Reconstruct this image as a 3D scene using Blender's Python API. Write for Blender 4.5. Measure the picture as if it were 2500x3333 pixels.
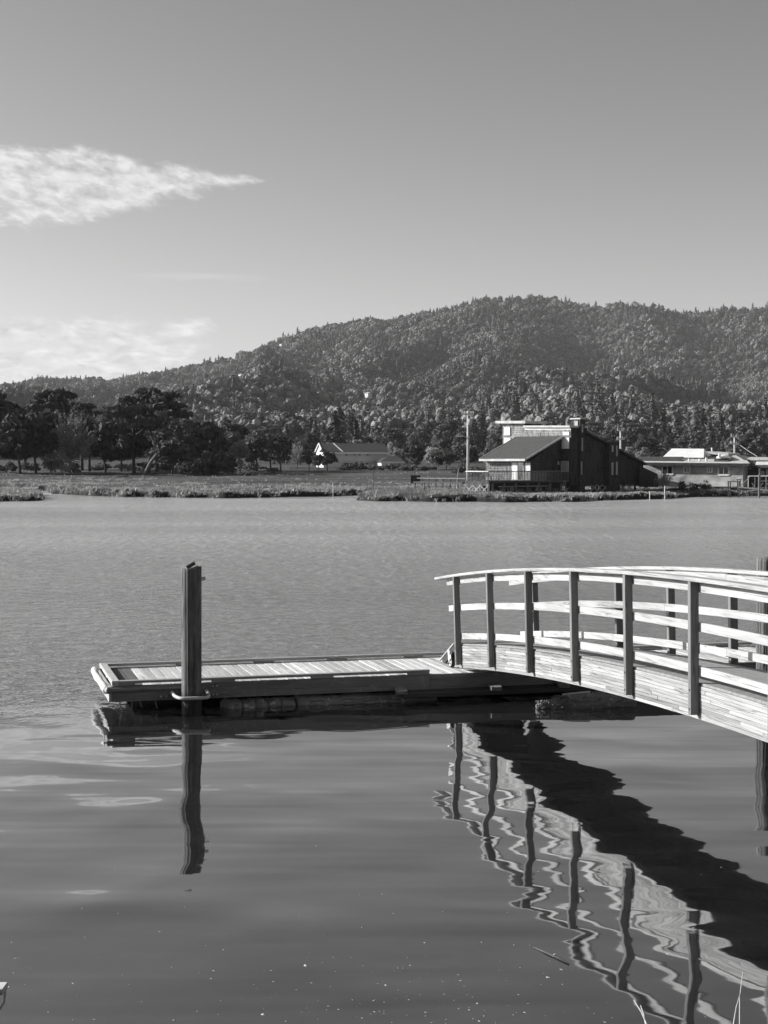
import bpy, bmesh, math, random
import numpy as np
from mathutils import Vector, Matrix

# ------------------------------------------------------------------ clear
for o in list(bpy.data.objects):
    bpy.data.objects.remove(o, do_unlink=True)
SC = bpy.context.scene
COL = SC.collection
R = random.Random(7)
NR = np.random.default_rng(11)

# ------------------------------------------------------------------ camera
F, HOR, CX, CY, H = 5000.0, 1508.0, 1250.0, 1666.5, 3.7   # measured in the photo's pixels, camera height in metres
PITCH = math.atan((CY - HOR) / F)
cam_d = bpy.data.cameras.new('camera')
cam = bpy.data.objects.new('camera', cam_d)
COL.objects.link(cam)
cam.location = (0, 0, H)
cam.rotation_euler = (math.pi / 2 - PITCH, 0, 0)
cam_d.sensor_fit = 'VERTICAL'
cam_d.sensor_height = 36.0
cam_d.lens = 36.0 * F / 3333.0
cam_d.clip_start = 0.1
cam_d.clip_end = 20000
SC.camera = cam

# ------------------------------------------------------------------ light and exposure
SUN_EL = math.radians(23.0)
SUN_AZ = math.radians(-77.0)            # from +Y (away from the camera) towards +X
sun_dir = Vector((math.sin(SUN_AZ) * math.cos(SUN_EL), math.cos(SUN_AZ) * math.cos(SUN_EL), math.sin(SUN_EL)))
sun_d = bpy.data.lights.new('sun', 'SUN')
sun_d.energy = 5.0
sun_d.angle = math.radians(0.53)
sun_d.color = (1.0, 0.995, 0.985)
sun = bpy.data.objects.new('sun', sun_d)
COL.objects.link(sun)
sun.rotation_euler = (-sun_dir).to_track_quat('-Z', 'Y').to_euler()
sun.location = (-60, 20, 60)

SC.view_settings.view_transform = 'Standard'
SC.view_settings.look = 'None'
SC.view_settings.gamma = 1.0
SC.view_settings.use_curve_mapping = False
SC.view_settings.exposure = 0.45
SC.render.engine = 'CYCLES'
SC.cycles.use_denoising = True
SC.cycles.max_bounces = 6
SC.cycles.diffuse_bounces = 2
SC.cycles.glossy_bounces = 3
SC.cycles.transmission_bounces = 2
SC.cycles.transparent_max_bounces = 6
SC.cycles.volume_bounces = 0
SC.cycles.caustics_reflective = False
SC.cycles.caustics_refractive = False


class NT:
    """small helper for node trees"""
    def __init__(s, tree):
        s.t = tree
        s.n = tree.nodes
        s.l = tree.links

    def new(s, typ, **kw):
        n = s.n.new(typ)
        for k, v in kw.items():
            setattr(n, k, v)
        return n

    def put(s, inp, v):
        if v is None:
            return
        if isinstance(v, bpy.types.NodeSocket):
            s.l.new(v, inp)
        else:
            inp.default_value = v

    def math(s, op, a, b=None, c=None, clamp=False):
        n = s.n.new('ShaderNodeMath')
        n.operation = op
        n.use_clamp = clamp
        s.put(n.inputs[0], a)
        s.put(n.inputs[1], b)
        if c is not None:
            s.put(n.inputs[2], c)
        return n.outputs[0]

    def sstep(s, v, a, b, lo=0.0, hi=1.0):
        n = s.n.new('ShaderNodeMapRange')
        n.interpolation_type = 'SMOOTHSTEP'
        s.put(n.inputs[0], v)
        s.put(n.inputs[1], a)
        s.put(n.inputs[2], b)
        s.put(n.inputs[3], lo)
        s.put(n.inputs[4], hi)
        return n.outputs[0]

    def lin(s, v, a, b, lo=0.0, hi=1.0):
        n = s.n.new('ShaderNodeMapRange')
        s.put(n.inputs[0], v)
        s.put(n.inputs[1], a)
        s.put(n.inputs[2], b)
        s.put(n.inputs[3], lo)
        s.put(n.inputs[4], hi)
        return n.outputs[0]

    def noise(s, vec, scale, detail=2.0, rough=0.5, dist=0.0):
        n = s.n.new('ShaderNodeTexNoise')
        s.put(n.inputs['Vector'], vec)
        n.inputs['Scale'].default_value = scale
        n.inputs['Detail'].default_value = detail
        n.inputs['Roughness'].default_value = rough
        n.inputs['Distortion'].default_value = dist
        return n.outputs[0]

    def mapping(s, vec, scale=(1, 1, 1), loc=(0, 0, 0), rot=(0, 0, 0)):
        n = s.n.new('ShaderNodeMapping')
        s.put(n.inputs[0], vec)
        n.inputs[1].default_value = loc
        n.inputs[2].default_value = rot
        n.inputs[3].default_value = scale
        return n.outputs[0]

    def sep(s, vec):
        n = s.n.new('ShaderNodeSeparateXYZ')
        s.put(n.inputs[0], vec)
        return n.outputs

    def comb(s, x, y, z):
        n = s.n.new('ShaderNodeCombineXYZ')
        s.put(n.inputs[0], x)
        s.put(n.inputs[1], y)
        s.put(n.inputs[2], z)
        return n.outputs[0]


# ------------------------------------------------------------------ sky (monochrome, with the cloud banks of the west)
world = bpy.data.worlds.new('World')
SC.world = world
world.use_nodes = True
k = NT(world.node_tree)
bg = k.n['Background']
sky = k.new('ShaderNodeTexSky')
sky.sky_type = 'NISHITA'
sky.sun_disc = False
sky.sun_elevation = SUN_EL
sky.sun_rotation = SUN_AZ % (2 * math.pi)
rgb = k.new('ShaderNodeSeparateColor')
k.l.new(sky.outputs[0], rgb.inputs[0])
grey = k.math('ADD', k.math('MULTIPLY', rgb.outputs[0], 0.75), k.math('MULTIPLY', rgb.outputs[1], 0.25))
grey = k.math('MULTIPLY', k.math('POWER', k.math('MULTIPLY', grey, 0.3), 1.28), 3.45)
tc = k.new('ShaderNodeTexCoord')
d = k.sep(tc.outputs['Generated'])
az = k.math('ARCTAN2', d[0], d[1])
el = k.math('ARCSINE', d[2])
# altocumulus bank
v1 = k.comb(k.math('MULTIPLY', az, 52.0), k.math('ADD', k.math('MULTIPLY', el, 105.0), k.math('MULTIPLY', az, 16.0)), 0.0)
n1 = k.noise(v1, 1.0, 8.0, 0.56, 0.25)
n1b = k.noise(v1, 2.2, 6.0, 0.55, 0.25)
cen = k.math('ADD', 0.1765, k.math('MULTIPLY', k.math('ADD', az, 0.155), 0.05))
dist = k.math('ABSOLUTE', k.math('SUBTRACT', el, cen))
thick = k.lin(az, -0.20, -0.055, 0.031, 0.002)
edge = k.math('SUBTRACT', thick, dist)
band = k.sstep(edge, -0.012, 0.016)
tip = k.sstep(az, -0.022, -0.095)
m1 = k.math('MULTIPLY', band, tip)
den1 = k.sstep(k.math('ADD', k.math('ADD', k.math('MULTIPLY', n1, 0.9), k.math('MULTIPLY', n1b, 0.35)), m1), 1.26, 1.74)
den1 = k.math('MULTIPLY', den1, k.sstep(m1, 0.02, 0.35))
# low stratocumulus over the ridge
v2 = k.comb(k.math('MULTIPLY', az, 38.0), k.math('ADD', k.math('MULTIPLY', el, 105.0), k.math('MULTIPLY', az, 6.0)), 3.7)
n2 = k.noise(v2, 1.0, 8.0, 0.57, 0.3)
low = k.math('MULTIPLY', k.sstep(el, 0.120, 0.082), k.sstep(az, -0.055, -0.135))
low = k.math('MULTIPLY', low, k.sstep(el, 0.0, 0.04))
den2 = k.math('MULTIPLY', k.sstep(k.math('ADD', k.math('MULTIPLY', n2, 1.05), low), 1.26, 1.60), k.sstep(low, 0.02, 0.4))
# faint streak
v3 = k.comb(k.math('MULTIPLY', az, 16.0), k.math('MULTIPLY', el, 260.0), 9.1)
n3 = k.noise(v3, 1.0, 5.0, 0.55, 0.3)
st = k.math('MULTIPLY', k.sstep(k.math('ABSOLUTE', k.math('SUBTRACT', el, 0.1190)), 0.006, 0.0), k.math('MULTIPLY', k.sstep(az, -0.04, -0.10), k.sstep(az, -0.20, -0.15)))
den3 = k.math('MULTIPLY', k.sstep(k.math('MULTIPLY', n3, st), 0.18, 0.7), 0.55)
shade2 = k.math('MULTIPLY_ADD', k.noise(v2, 1.7, 5.0, 0.55, 0.4), 7.0, 2.6)
mix1 = k.new('ShaderNodeMix', data_type='FLOAT')
k.put(mix1.inputs[0], k.math('MULTIPLY', den1, 0.9))
k.put(mix1.inputs[2], grey)
k.put(mix1.inputs[3], k.math('ADD', k.math('MULTIPLY_ADD', n1b, 4.2, 1.7), k.math('MULTIPLY', n1, 4.2)))
mix2 = k.new('ShaderNodeMix', data_type='FLOAT')
k.put(mix2.inputs[0], k.math('MULTIPLY', den2, 0.95))
k.put(mix2.inputs[2], mix1.outputs[0])
k.put(mix2.inputs[3], shade2)
mix3 = k.new('ShaderNodeMix', data_type='FLOAT')
k.put(mix3.inputs[0], den3)
k.put(mix3.inputs[2], mix2.outputs[0])
mix3.inputs[3].default_value = 5.2
k.l.new(mix3.outputs[0], bg.inputs[0])
bg.inputs[1].default_value = 0.096


# ------------------------------------------------------------------ geometry helpers
def ray(px, py):
    c, s = math.cos(PITCH), math.sin(PITCH)
    v = -(py - CY) / F
    return Vector(((px - CX) / F, c + v * s, -s + v * c))


def at(px, py, Y):
    r = ray(px, py)
    return Vector((0, 0, H)) + r * (Y / r.y)


def onz(px, py, z=0.0):
    r = ray(px, py)
    return Vector((0, 0, H)) + r * ((z - H) / r.z)


def onplane(px, py, p0, n):
    r = ray(px, py)
    o = Vector((0, 0, H))
    return o + r * ((p0 - o).dot(n) / r.dot(n))


def link(name, mesh, parent=None, M=None, mat=None):
    o = bpy.data.objects.new(name, mesh)
    COL.objects.link(o)
    if mat is not None and not mesh.materials:
        mesh.materials.append(mat)
    if parent is not None:
        o.parent = parent
    if M is not None:
        o.matrix_local = M
    return o


def tag(o, label=None, cat=None, group=None, kind=None):
    if label:
        o['label'] = label
    if cat:
        o['category'] = cat
    if group:
        o['group'] = group
    if kind:
        o['kind'] = kind
    return o


def thing(name, label, cat, loc=(0, 0, 0), rz=0.0, group=None):
    e = bpy.data.objects.new(name, None)
    COL.objects.link(e)
    e.empty_display_size = 0.3
    e.location = loc
    e.rotation_euler = (0, 0, rz)
    return tag(e, label, cat, group)


class MB:
    def __init__(s):
        s.v = []
        s.f = []

    def box(s, c, size, M=None):
        x, y, z = size[0] / 2, size[1] / 2, size[2] / 2
        b = len(s.v)
        for sx in (-1, 1):
            for sy in (-1, 1):
                for sz in (-1, 1):
                    p = Vector((sx * x, sy * y, sz * z))
                    if M is not None:
                        p = M @ p
                    s.v.append(tuple(p + Vector(c)))
        for q in ((0, 1, 3, 2), (4, 6, 7, 5), (0, 4, 5, 1), (2, 3, 7, 6), (0, 2, 6, 4), (1, 5, 7, 3)):
            s.f.append(tuple(b + i for i in q))
        return s

    def beam(s, p0, p1, w, t, up=(0, 0, 1)):
        p0, p1 = Vector(p0), Vector(p1)
        x = (p1 - p0)
        L = x.length
        x.normalize()
        y = Vector(up).cross(x)
        if y.length < 1e-4:
            y = Vector((0, 1, 0)).cross(x)
        y.normalize()
        z = x.cross(y)
        M = Matrix((x, y, z)).transposed()
        return s.box((p0 + p1) / 2, (L, w, t), M)

    def prism(s, pts, vec):
        """closed polygon (list of Vectors) pushed along vec"""
        b = len(s.v)
        n = len(pts)
        vec = Vector(vec)
        s.v += [tuple(p) for p in pts] + [tuple(Vector(p) + vec) for p in pts]
        s.f.append(tuple(range(b, b + n)))
        s.f.append(tuple(range(b + 2 * n - 1, b + n - 1, -1)))
        for i in range(n):
            j = (i + 1) % n
            s.f.append((b + i, b + n + i, b + n + j, b + j))
        return s

    def tube(s, pts, rad, n=8, caps=True):
        b = len(s.v)
        pts = [Vector(p) for p in pts]
        m = len(pts)
        prev = None
        for i, p in enumerate(pts):
            t = (pts[min(i + 1, m - 1)] - pts[max(i - 1, 0)]).normalized()
            if prev is None:
                a = t.cross(Vector((0, 0, 1)))
                if a.length < 1e-3:
                    a = t.cross(Vector((0, 1, 0)))
            else:
                a = prev - t * prev.dot(t)
            a.normalize()
            prev = a
            c = t.cross(a)
            r = rad[i] if isinstance(rad, (list, tuple)) else rad
            for j in range(n):
                an = 2 * math.pi * j / n
                s.v.append(tuple(p + (a * math.cos(an) + c * math.sin(an)) * r))
        for i in range(m - 1):
            for j in range(n):
                k2 = (j + 1) % n
                s.f.append((b + i * n + j, b + i * n + k2, b + (i + 1) * n + k2, b + (i + 1) * n + j))
        if caps:
            s.f.append(tuple(b + j for j in reversed(range(n))))
            s.f.append(tuple(b + (m - 1) * n + j for j in range(n)))
        return s

    def mesh(s, name, mat=None, smooth=False, off=None):
        me = bpy.data.meshes.new(name)
        vs = s.v
        if off is not None:
            vs = [(a - off[0], b - off[1], c - off[2]) for a, b, c in vs]
        me.from_pydata(vs, [], s.f)
        bm = bmesh.new()
        bm.from_mesh(me)
        bmesh.ops.recalc_face_normals(bm, faces=bm.faces)
        bm.to_mesh(me)
        bm.free()
        if smooth:
            me.polygons.foreach_set('use_smooth', [True] * len(me.polygons))
        if mat:
            me.materials.append(mat)
        me.update()
        return me

    def build(s, name, mat, parent=None, smooth=False, world=True):
        """vertices in world metres when world, else in the parent's own frame"""
        if parent is not None and world:
            inv = Matrix.Rotation(-parent.rotation_euler.z, 4, 'Z') @ Matrix.Translation(-Vector(parent.location))
            s.v = [tuple(inv @ Vector(p)) for p in s.v]
        return link(name, s.mesh(name, mat, smooth), parent)


def bevelled(size, off):
    bm = bmesh.new()
    bmesh.ops.create_cube(bm, size=1.0)
    bmesh.ops.scale(bm, vec=size, verts=bm.verts)
    if off > 0:
        bmesh.ops.bevel(bm, geom=list(bm.edges), offset=off, segments=1, affect='EDGES')
    me = bpy.data.meshes.new('board')
    bm.to_mesh(me)
    bm.free()
    return me


def board(name, mat, p0, p1, w, t, parent=None, up=(0, 0, 1), bev=0.004):
    """a sawn board from p0 to p1 in the parent's frame, grain along its own X axis"""
    p0, p1 = Vector(p0), Vector(p1)
    x = p1 - p0
    L = x.length
    x.normalize()
    y = Vector(up).cross(x)
    y.normalize()
    z = x.cross(y)
    M = Matrix((x, y, z)).transposed().to_4x4()
    M.translation = (p0 + p1) / 2
    me = bevelled((L, w, t), bev)
    me.name = name
    return link(name, me, parent, M, mat)


# vectorised value noise used for the terrain
def vnoise(x, y, seed=0):
    x = np.asarray(x, float)
    y = np.asarray(y, float)
    xi = np.floor(x)
    yi = np.floor(y)
    fx = x - xi
    fy = y - yi
    fx = fx * fx * (3 - 2 * fx)
    fy = fy * fy * (3 - 2 * fy)

    def h(a, b):
        v = np.sin(a * 127.1 + b * 311.7 + seed * 74.7) * 43758.5453
        return v - np.floor(v)
    return (h(xi, yi) * (1 - fx) + h(xi + 1, yi) * fx) * (1 - fy) + (h(xi, yi + 1) * (1 - fx) + h(xi + 1, yi + 1) * fx) * fy


def fbm(x, y, seed=0, o=4):
    t = 0
    a = 0.5
    for i in range(o):
        t = t + a * vnoise(x * 2 ** i, y * 2 ** i, seed + i * 3)
        a *= 0.5
    return t


# ------------------------------------------------------------------ materials (all grey: the place is seen in black and white)
def pmat(name):
    m = bpy.data.materials.new(name)
    m.use_nodes = True
    q = NT(m.node_tree)
    b = q.n['Principled BSDF']
    b.inputs['Roughness'].default_value = 0.8
    b.inputs['Specular IOR Level'].default_value = 0.25
    return m, q, b


def setgrey(q, b, val):
    c = q.new('ShaderNodeCombineColor')
    for i in range(3):
        q.put(c.inputs[i], val)
    q.l.new(c.outputs[0], b.inputs['Base Color'])


def wood(name, lo, hi, axis=0, fine=26.0, bump=0.0015, blot=0.5, knots=False, wet=None, rand=0.25, rough=0.85, lichen=0.0):
    """weathered timber: grain runs along the object's own axis"""
    m, q, b = pmat(name)
    t = q.new('ShaderNodeTexCoord')
    oi = q.new('ShaderNodeObjectInfo')
    off = q.new('ShaderNodeVectorMath', operation='ADD')
    q.l.new(t.outputs['Object'], off.inputs[0])
    r3 = q.comb(q.math('MULTIPLY', oi.outputs['Random'], 37.0), q.math('MULTIPLY', oi.outputs['Random'], 91.0), q.math('MULTIPLY', oi.outputs['Random'], 53.0))
    q.l.new(r3, off.inputs[1])
    sc = [fine, fine, fine]
    sc[axis] = fine * 0.045
    g = q.noise(q.mapping(off.outputs[0], sc), 1.0, 6.0, 0.62, 0.7)
    sc2 = [fine * 3.2] * 3
    sc2[axis] = fine * 0.06
    g2 = q.noise(q.mapping(off.outputs[0], sc2), 1.0, 3.0, 0.6, 0.2)
    sb = [4.0, 4.0, 4.0]
    sb[axis] = 1.1
    bl = q.noise(q.mapping(off.outputs[0], sb), 1.0, 4.0, 0.6, 0.5)
    v = q.math('ADD', q.math('MULTIPLY', g, 0.55), q.math('MULTIPLY', g2, 0.45))
    v = q.math('ADD', q.math('MULTIPLY', v, 1.0 - blot * 0.5), q.math('MULTIPLY', bl, blot * 0.5))
    v = q.lin(v, 0.30, 0.68, lo, hi)
    v = q.math('MULTIPLY', v, q.lin(oi.outputs['Random'], 0.0, 1.0, 1.0 - rand, 1.0 + rand * 0.6))
    # long drying checks
    sc3 = [fine * 0.9] * 3
    sc3[axis] = fine * 0.02
    ck = q.noise(q.mapping(off.outputs[0], sc3, (7, 3, 5)), 1.0, 2.0, 0.5, 0.3)
    crack = q.sstep(q.math('ABSOLUTE', q.math('SUBTRACT', ck, 0.44)), 0.004, 0.018)
    v = q.math('MULTIPLY', v, q.lin(crack, 0, 1, 0.55, 1.0))
    if knots:
        vo = q.new('ShaderNodeTexVoronoi')
        s4 = [9.0] * 3
        s4[axis] = 3.6
        q.l.new(q.mapping(off.outputs[0], s4), vo.inputs['Vector'])
        sel = q.noise(off.outputs[0], 1.7, 1.0)
        kn = q.math('MULTIPLY', q.sstep(vo.outputs['Distance'], 0.20, 0.10), q.sstep(sel, 0.52, 0.58))
        v = q.math('MULTIPLY', v, q.lin(kn, 0, 1, 1.0, 0.45))
    if lichen > 0:
        ln = q.noise(off.outputs[0], 9.0, 5.0, 0.65)
        v = q.math('ADD', v, q.math('MULTIPLY', q.sstep(ln, 0.56, 0.66), lichen))
    if wet is not None:
        ge = q.new('ShaderNodeNewGeometry')
        z = q.sep(ge.outputs['Position'])[2]
        wz = q.math('ADD', z, q.math('MULTIPLY', q.math('SUBTRACT', q.noise(off.outputs[0], 7.0, 3.0), 0.5), 0.25))
        v = q.math('MULTIPLY', v, q.sstep(wz, wet - 0.06, wet + 0.1, 0.28, 1.0))
    setgrey(q, b, v)
    b.inputs['Roughness'].default_value = rough
    bp = q.new('ShaderNodeBump')
    bp.inputs['Strength'].default_value = 1.0
    bp.inputs['Distance'].default_value = bump
    q.l.new(q.math('ADD', q.math('ADD', q.math('MULTIPLY', g, 0.6), q.math('MULTIPLY', g2, 0.4)), crack), bp.inputs['Height'])
    q.l.new(bp.outputs[0], b.inputs['Normal'])
    return m


def rough_mat(name, lo, hi, scale=3.0, detail=5.0, bump=0.0, rough=0.9, stretch=(1, 1, 1), rand=0.0, coord='Object', metal=0.0, spec=0.2, lo_t=0.3, hi_t=0.7):
    m, q, b = pmat(name)
    t = q.new('ShaderNodeTexCoord')
    n = q.noise(q.mapping(t.outputs[coord], stretch), scale, detail, 0.6, 0.2)
    v = q.lin(n, lo_t, hi_t, lo, hi)
    if rand:
        oi = q.new('ShaderNodeObjectInfo')
        v = q.math('MULTIPLY', v, q.lin(oi.outputs['Random'], 0, 1, 1 - rand, 1 + rand))
    setgrey(q, b, v)
    b.inputs['Roughness'].default_value = rough
    b.inputs['Metallic'].default_value = metal
    b.inputs['Specular IOR Level'].default_value = spec
    if bump:
        bp = q.new('ShaderNodeBump')
        bp.inputs['Distance'].default_value = bump
        q.l.new(n, bp.inputs['Height'])
        q.l.new(bp.outputs[0], b.inputs['Normal'])
    return m


M = {}
M['rail'] = wood('bleached_rail_timber', 0.22, 0.66, fine=24, knots=True, rand=0.16, blot=0.8)
M['lam'] = wood('glulam_timber', 0.22, 0.54, fine=20, knots=True, rand=0.34, blot=0.55, bump=0.003)
M['post'] = wood('post_timber', 0.12, 0.27, fine=26, rand=0.2, blot=0.8, knots=True)
M['core'] = wood('girder_core', 0.20, 0.40, fine=20)
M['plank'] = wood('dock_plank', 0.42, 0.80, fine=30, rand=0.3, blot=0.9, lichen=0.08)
M['plankshade'] = wood('shade_toned_plank', 0.09, 0.17, fine=30, rand=0.1, blot=0.7)  # plank tone with the end rail's shadow painted in
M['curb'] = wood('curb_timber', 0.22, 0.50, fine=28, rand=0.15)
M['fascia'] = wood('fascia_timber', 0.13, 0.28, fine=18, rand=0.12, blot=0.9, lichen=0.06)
M['dark'] = wood('dark_timber', 0.03, 0.10, fine=22, rand=0.2, blot=0.8)  # dark tone for wet and dry timber; also paints shade under the house
M['log'] = wood('barnacled_log', 0.12, 0.34, fine=14, rand=0.1, blot=0.9, bump=0.012, lichen=0.25, wet=-0.09)
M['pile'] = wood('piling_timber', 0.0, 0.30, axis=2, fine=30, rand=0.05, blot=0.95, bump=0.012, wet=0.30)
M['deck'] = rough_mat('gritted_deck_panel', 0.22, 0.34, 14.0, 6.0, 0.002, 0.95, rand=0.06)
M['metal'] = rough_mat('galvanised_steel', 0.42, 0.62, 22.0, 4.0, 0.0, 0.55, metal=0.0, spec=0.5)
M['plate'] = rough_mat('painted_plate', 0.12, 0.24, 14.0, 5.0, 0.001, 0.7)
M['rubber'] = rough_mat('black_rubber', 0.02, 0.04, 20.0, 3.0, 0.0, 0.7)
M['bumper'] = rough_mat('worn_bumper', 0.45, 0.75, 9.0, 5.0, 0.006, 0.85, stretch=(1, 1, 1))
M['white'] = rough_mat('weathered_white_paint', 0.55, 0.82, 1.4, 5.0, 0.0, 0.75)
M['trim'] = rough_mat('pale_trim', 0.42, 0.66, 1.8, 5.0, 0.0, 0.8)
M['blind'] = rough_mat('boarded_window', 0.30, 0.42, 0.7, 3.0, 0.0, 0.6)
M['brightpanel'] = rough_mat('white_board', 0.72, 0.85, 0.7, 3.0, 0.0, 0.7)
M['glass'] = rough_mat('dark_glass', 0.015, 0.03, 0.4, 2.0, 0.0, 0.08, spec=0.5)
M['polewood'] = wood('pole_timber', 0.45, 0.7, axis=2, fine=8, rand=0.1)
M['concrete'] = rough_mat('pale_wall_paint', 0.58, 0.72, 0.3, 5.0, 0.0, 0.9)
M['roofdark'] = rough_mat('dark_shingle_roof', 0.045, 0.085, 1.2, 6.0, 0.0, 0.9)
M['bark'] = rough_mat('bark', 0.05, 0.12, 3.0, 5.0, 0.02, 0.95)
M['barkpale'] = rough_mat('pale_bark', 0.14, 0.26, 3.0, 5.0, 0.02, 0.95)
M['soil'] = rough_mat('mud', 0.03, 0.06, 0.8, 6.0, 0.0, 0.95)
M['foam'] = rough_mat('foam', 0.4, 0.6, 3.0, 2.0, 0.0, 0.9)
M['reed'] = rough_mat('dry_reed', 0.45, 0.7, 6.0, 3.0, 0.0, 0.8)


def leafmat(name, lo, hi, rand=0.35, trans=0.25, nsc=0.22):
    m, q, b = pmat(name)
    oi = q.new('ShaderNodeObjectInfo')
    ge = q.new('ShaderNodeNewGeometry')
    n = q.noise(ge.outputs['Position'], nsc, 3.0, 0.6)
    v = q.lin(n, 0.3, 0.7, lo, hi)
    v = q.math('MULTIPLY', v, q.lin(ge.outputs['Random Per Island'], 0, 1, 0.75, 1.25))
    v = q.math('MULTIPLY', v, q.lin(oi.outputs['Random'], 0, 1, 1 - rand, 1 + rand))
    setgrey(q, b, v)
    b.inputs['Roughness'].default_value = 0.75
    b.inputs['Specular IOR Level'].default_value = 0.15
    if trans:
        c = q.new('ShaderNodeCombineColor')
        for i in range(3):
            q.put(c.inputs[i], v)
        tr = q.new('ShaderNodeBsdfTranslucent')
        q.l.new(c.outputs[0], tr.inputs[0])
        mx = q.new('ShaderNodeMixShader')
        mx.inputs[0].default_value = trans
        q.l.new(b.outputs[0], mx.inputs[1])
        q.l.new(tr.outputs[0], mx.inputs[2])
        q.l.new(mx.outputs[0], q.n['Material Output'].inputs[0])
    return m


M['leaf'] = leafmat('broad_leaves', 0.09, 0.17)
M['leafd'] = leafmat('cypress_needles', 0.040, 0.095, 0.25, 0.1)
M['leafl'] = leafmat('pale_leaves', 0.26, 0.42, 0.2)
M['needle'] = leafmat('conifer_needles', 0.085, 0.15, 0.3, 0.15)
M['grass'] = leafmat('marsh_grass', 0.22, 0.54, 0.0, 0.3)
M['fleaf'] = leafmat('hillside_leaves', 0.075, 0.26, 0.5, 0.0, 0.010)
M['fneedle'] = leafmat('hillside_needles', 0.06, 0.14, 0.4, 0.0, 0.012)
M['bush'] = leafmat('shrub_leaves', 0.07, 0.14, 0.2)


def courses(name, lo, hi, pitch=0.17, stain=0.6, patch=None):
    """shingle siding: thin courses too small to pick apart at this distance"""
    m, q, b = pmat(name)
    t = q.new('ShaderNodeTexCoord')
    ge = q.new('ShaderNodeNewGeometry')
    p = ge.outputs['Position']
    z = q.sep(p)[2]
    fr = q.math('FRACT', q.math('DIVIDE', z, pitch))
    line = q.sstep(fr, 0.0, 0.35, 0.35, 1.0)
    n = q.noise(q.mapping(p, (2.2, 2.2, 0.7)), 1.0, 5.0, 0.65, 0.4)
    n2 = q.noise(q.mapping(p, (7, 7, 3)), 1.0, 3.0, 0.6)
    v = q.lin(q.math('ADD', q.math('MULTIPLY', n, stain), q.math('MULTIPLY', n2, 1 - stain)), 0.34, 0.66, lo, hi)
    v = q.math('MULTIPLY', v, line)
    setgrey(q, b, v)
    b.inputs['Roughness'].default_value = 0.95
    bp = q.new('ShaderNodeBump')
    bp.inputs['Distance'].default_value = 0.03
    q.l.new(fr, bp.inputs['Height'])
    q.l.new(bp.outputs[0], b.inputs['Normal'])
    return m


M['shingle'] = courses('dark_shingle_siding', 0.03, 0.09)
M['shinglepale'] = courses('bleached_sunlit_siding', 0.07, 0.58, 0.22)  # weathered grey plus sunlight painted into the tone
M['shinglemid'] = courses('patchy_sunlit_siding', 0.03, 0.42, 0.22, 0.35)  # sunlight on the left wall painted as a paler, patchy tone
M['roofshingle'] = courses('grey_shingle_roof', 0.06, 0.11, 0.09, 0.4)
M['ply'] = rough_mat('mottled_plywood', 0.16, 0.62, 0.55, 6.0, 0.0, 0.9, stretch=(1, 1, 1.6))  # uneven pale and dark mottling over the wall


def ground_mat():
    m, q, b = pmat('grassy_ground')
    ge = q.new('ShaderNodeNewGeometry')
    p = ge.outputs['Position']
    n = q.noise(q.mapping(p, (0.03, 0.11, 0.2)), 1.0, 6.0, 0.6, 0.8)
    n2 = q.noise(p, 1.6, 5.0, 0.7)
    v = q.math('ADD', q.lin(n, 0.36, 0.66, 0.025, 0.13), q.math('MULTIPLY', q.math('SUBTRACT', n2, 0.5), 0.08))
    z = q.sep(p)[2]
    v = q.math('MULTIPLY', v, q.sstep(z, 0.15, 0.55, 0.22, 1.0))
    v = q.math('MAXIMUM', v, 0.02)
    setgrey(q, b, v)
    b.inputs['Roughness'].default_value = 0.95
    bp = q.new('ShaderNodeBump')
    bp.inputs['Distance'].default_value = 0.25
    q.l.new(n2, bp.inputs['Height'])
    q.l.new(bp.outputs[0], b.inputs['Normal'])
    return m


M['ground'] = ground_mat()
M['hill'] = rough_mat('forest_floor', 0.035, 0.07, 0.03, 5.0, 0.0, 0.95)


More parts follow.
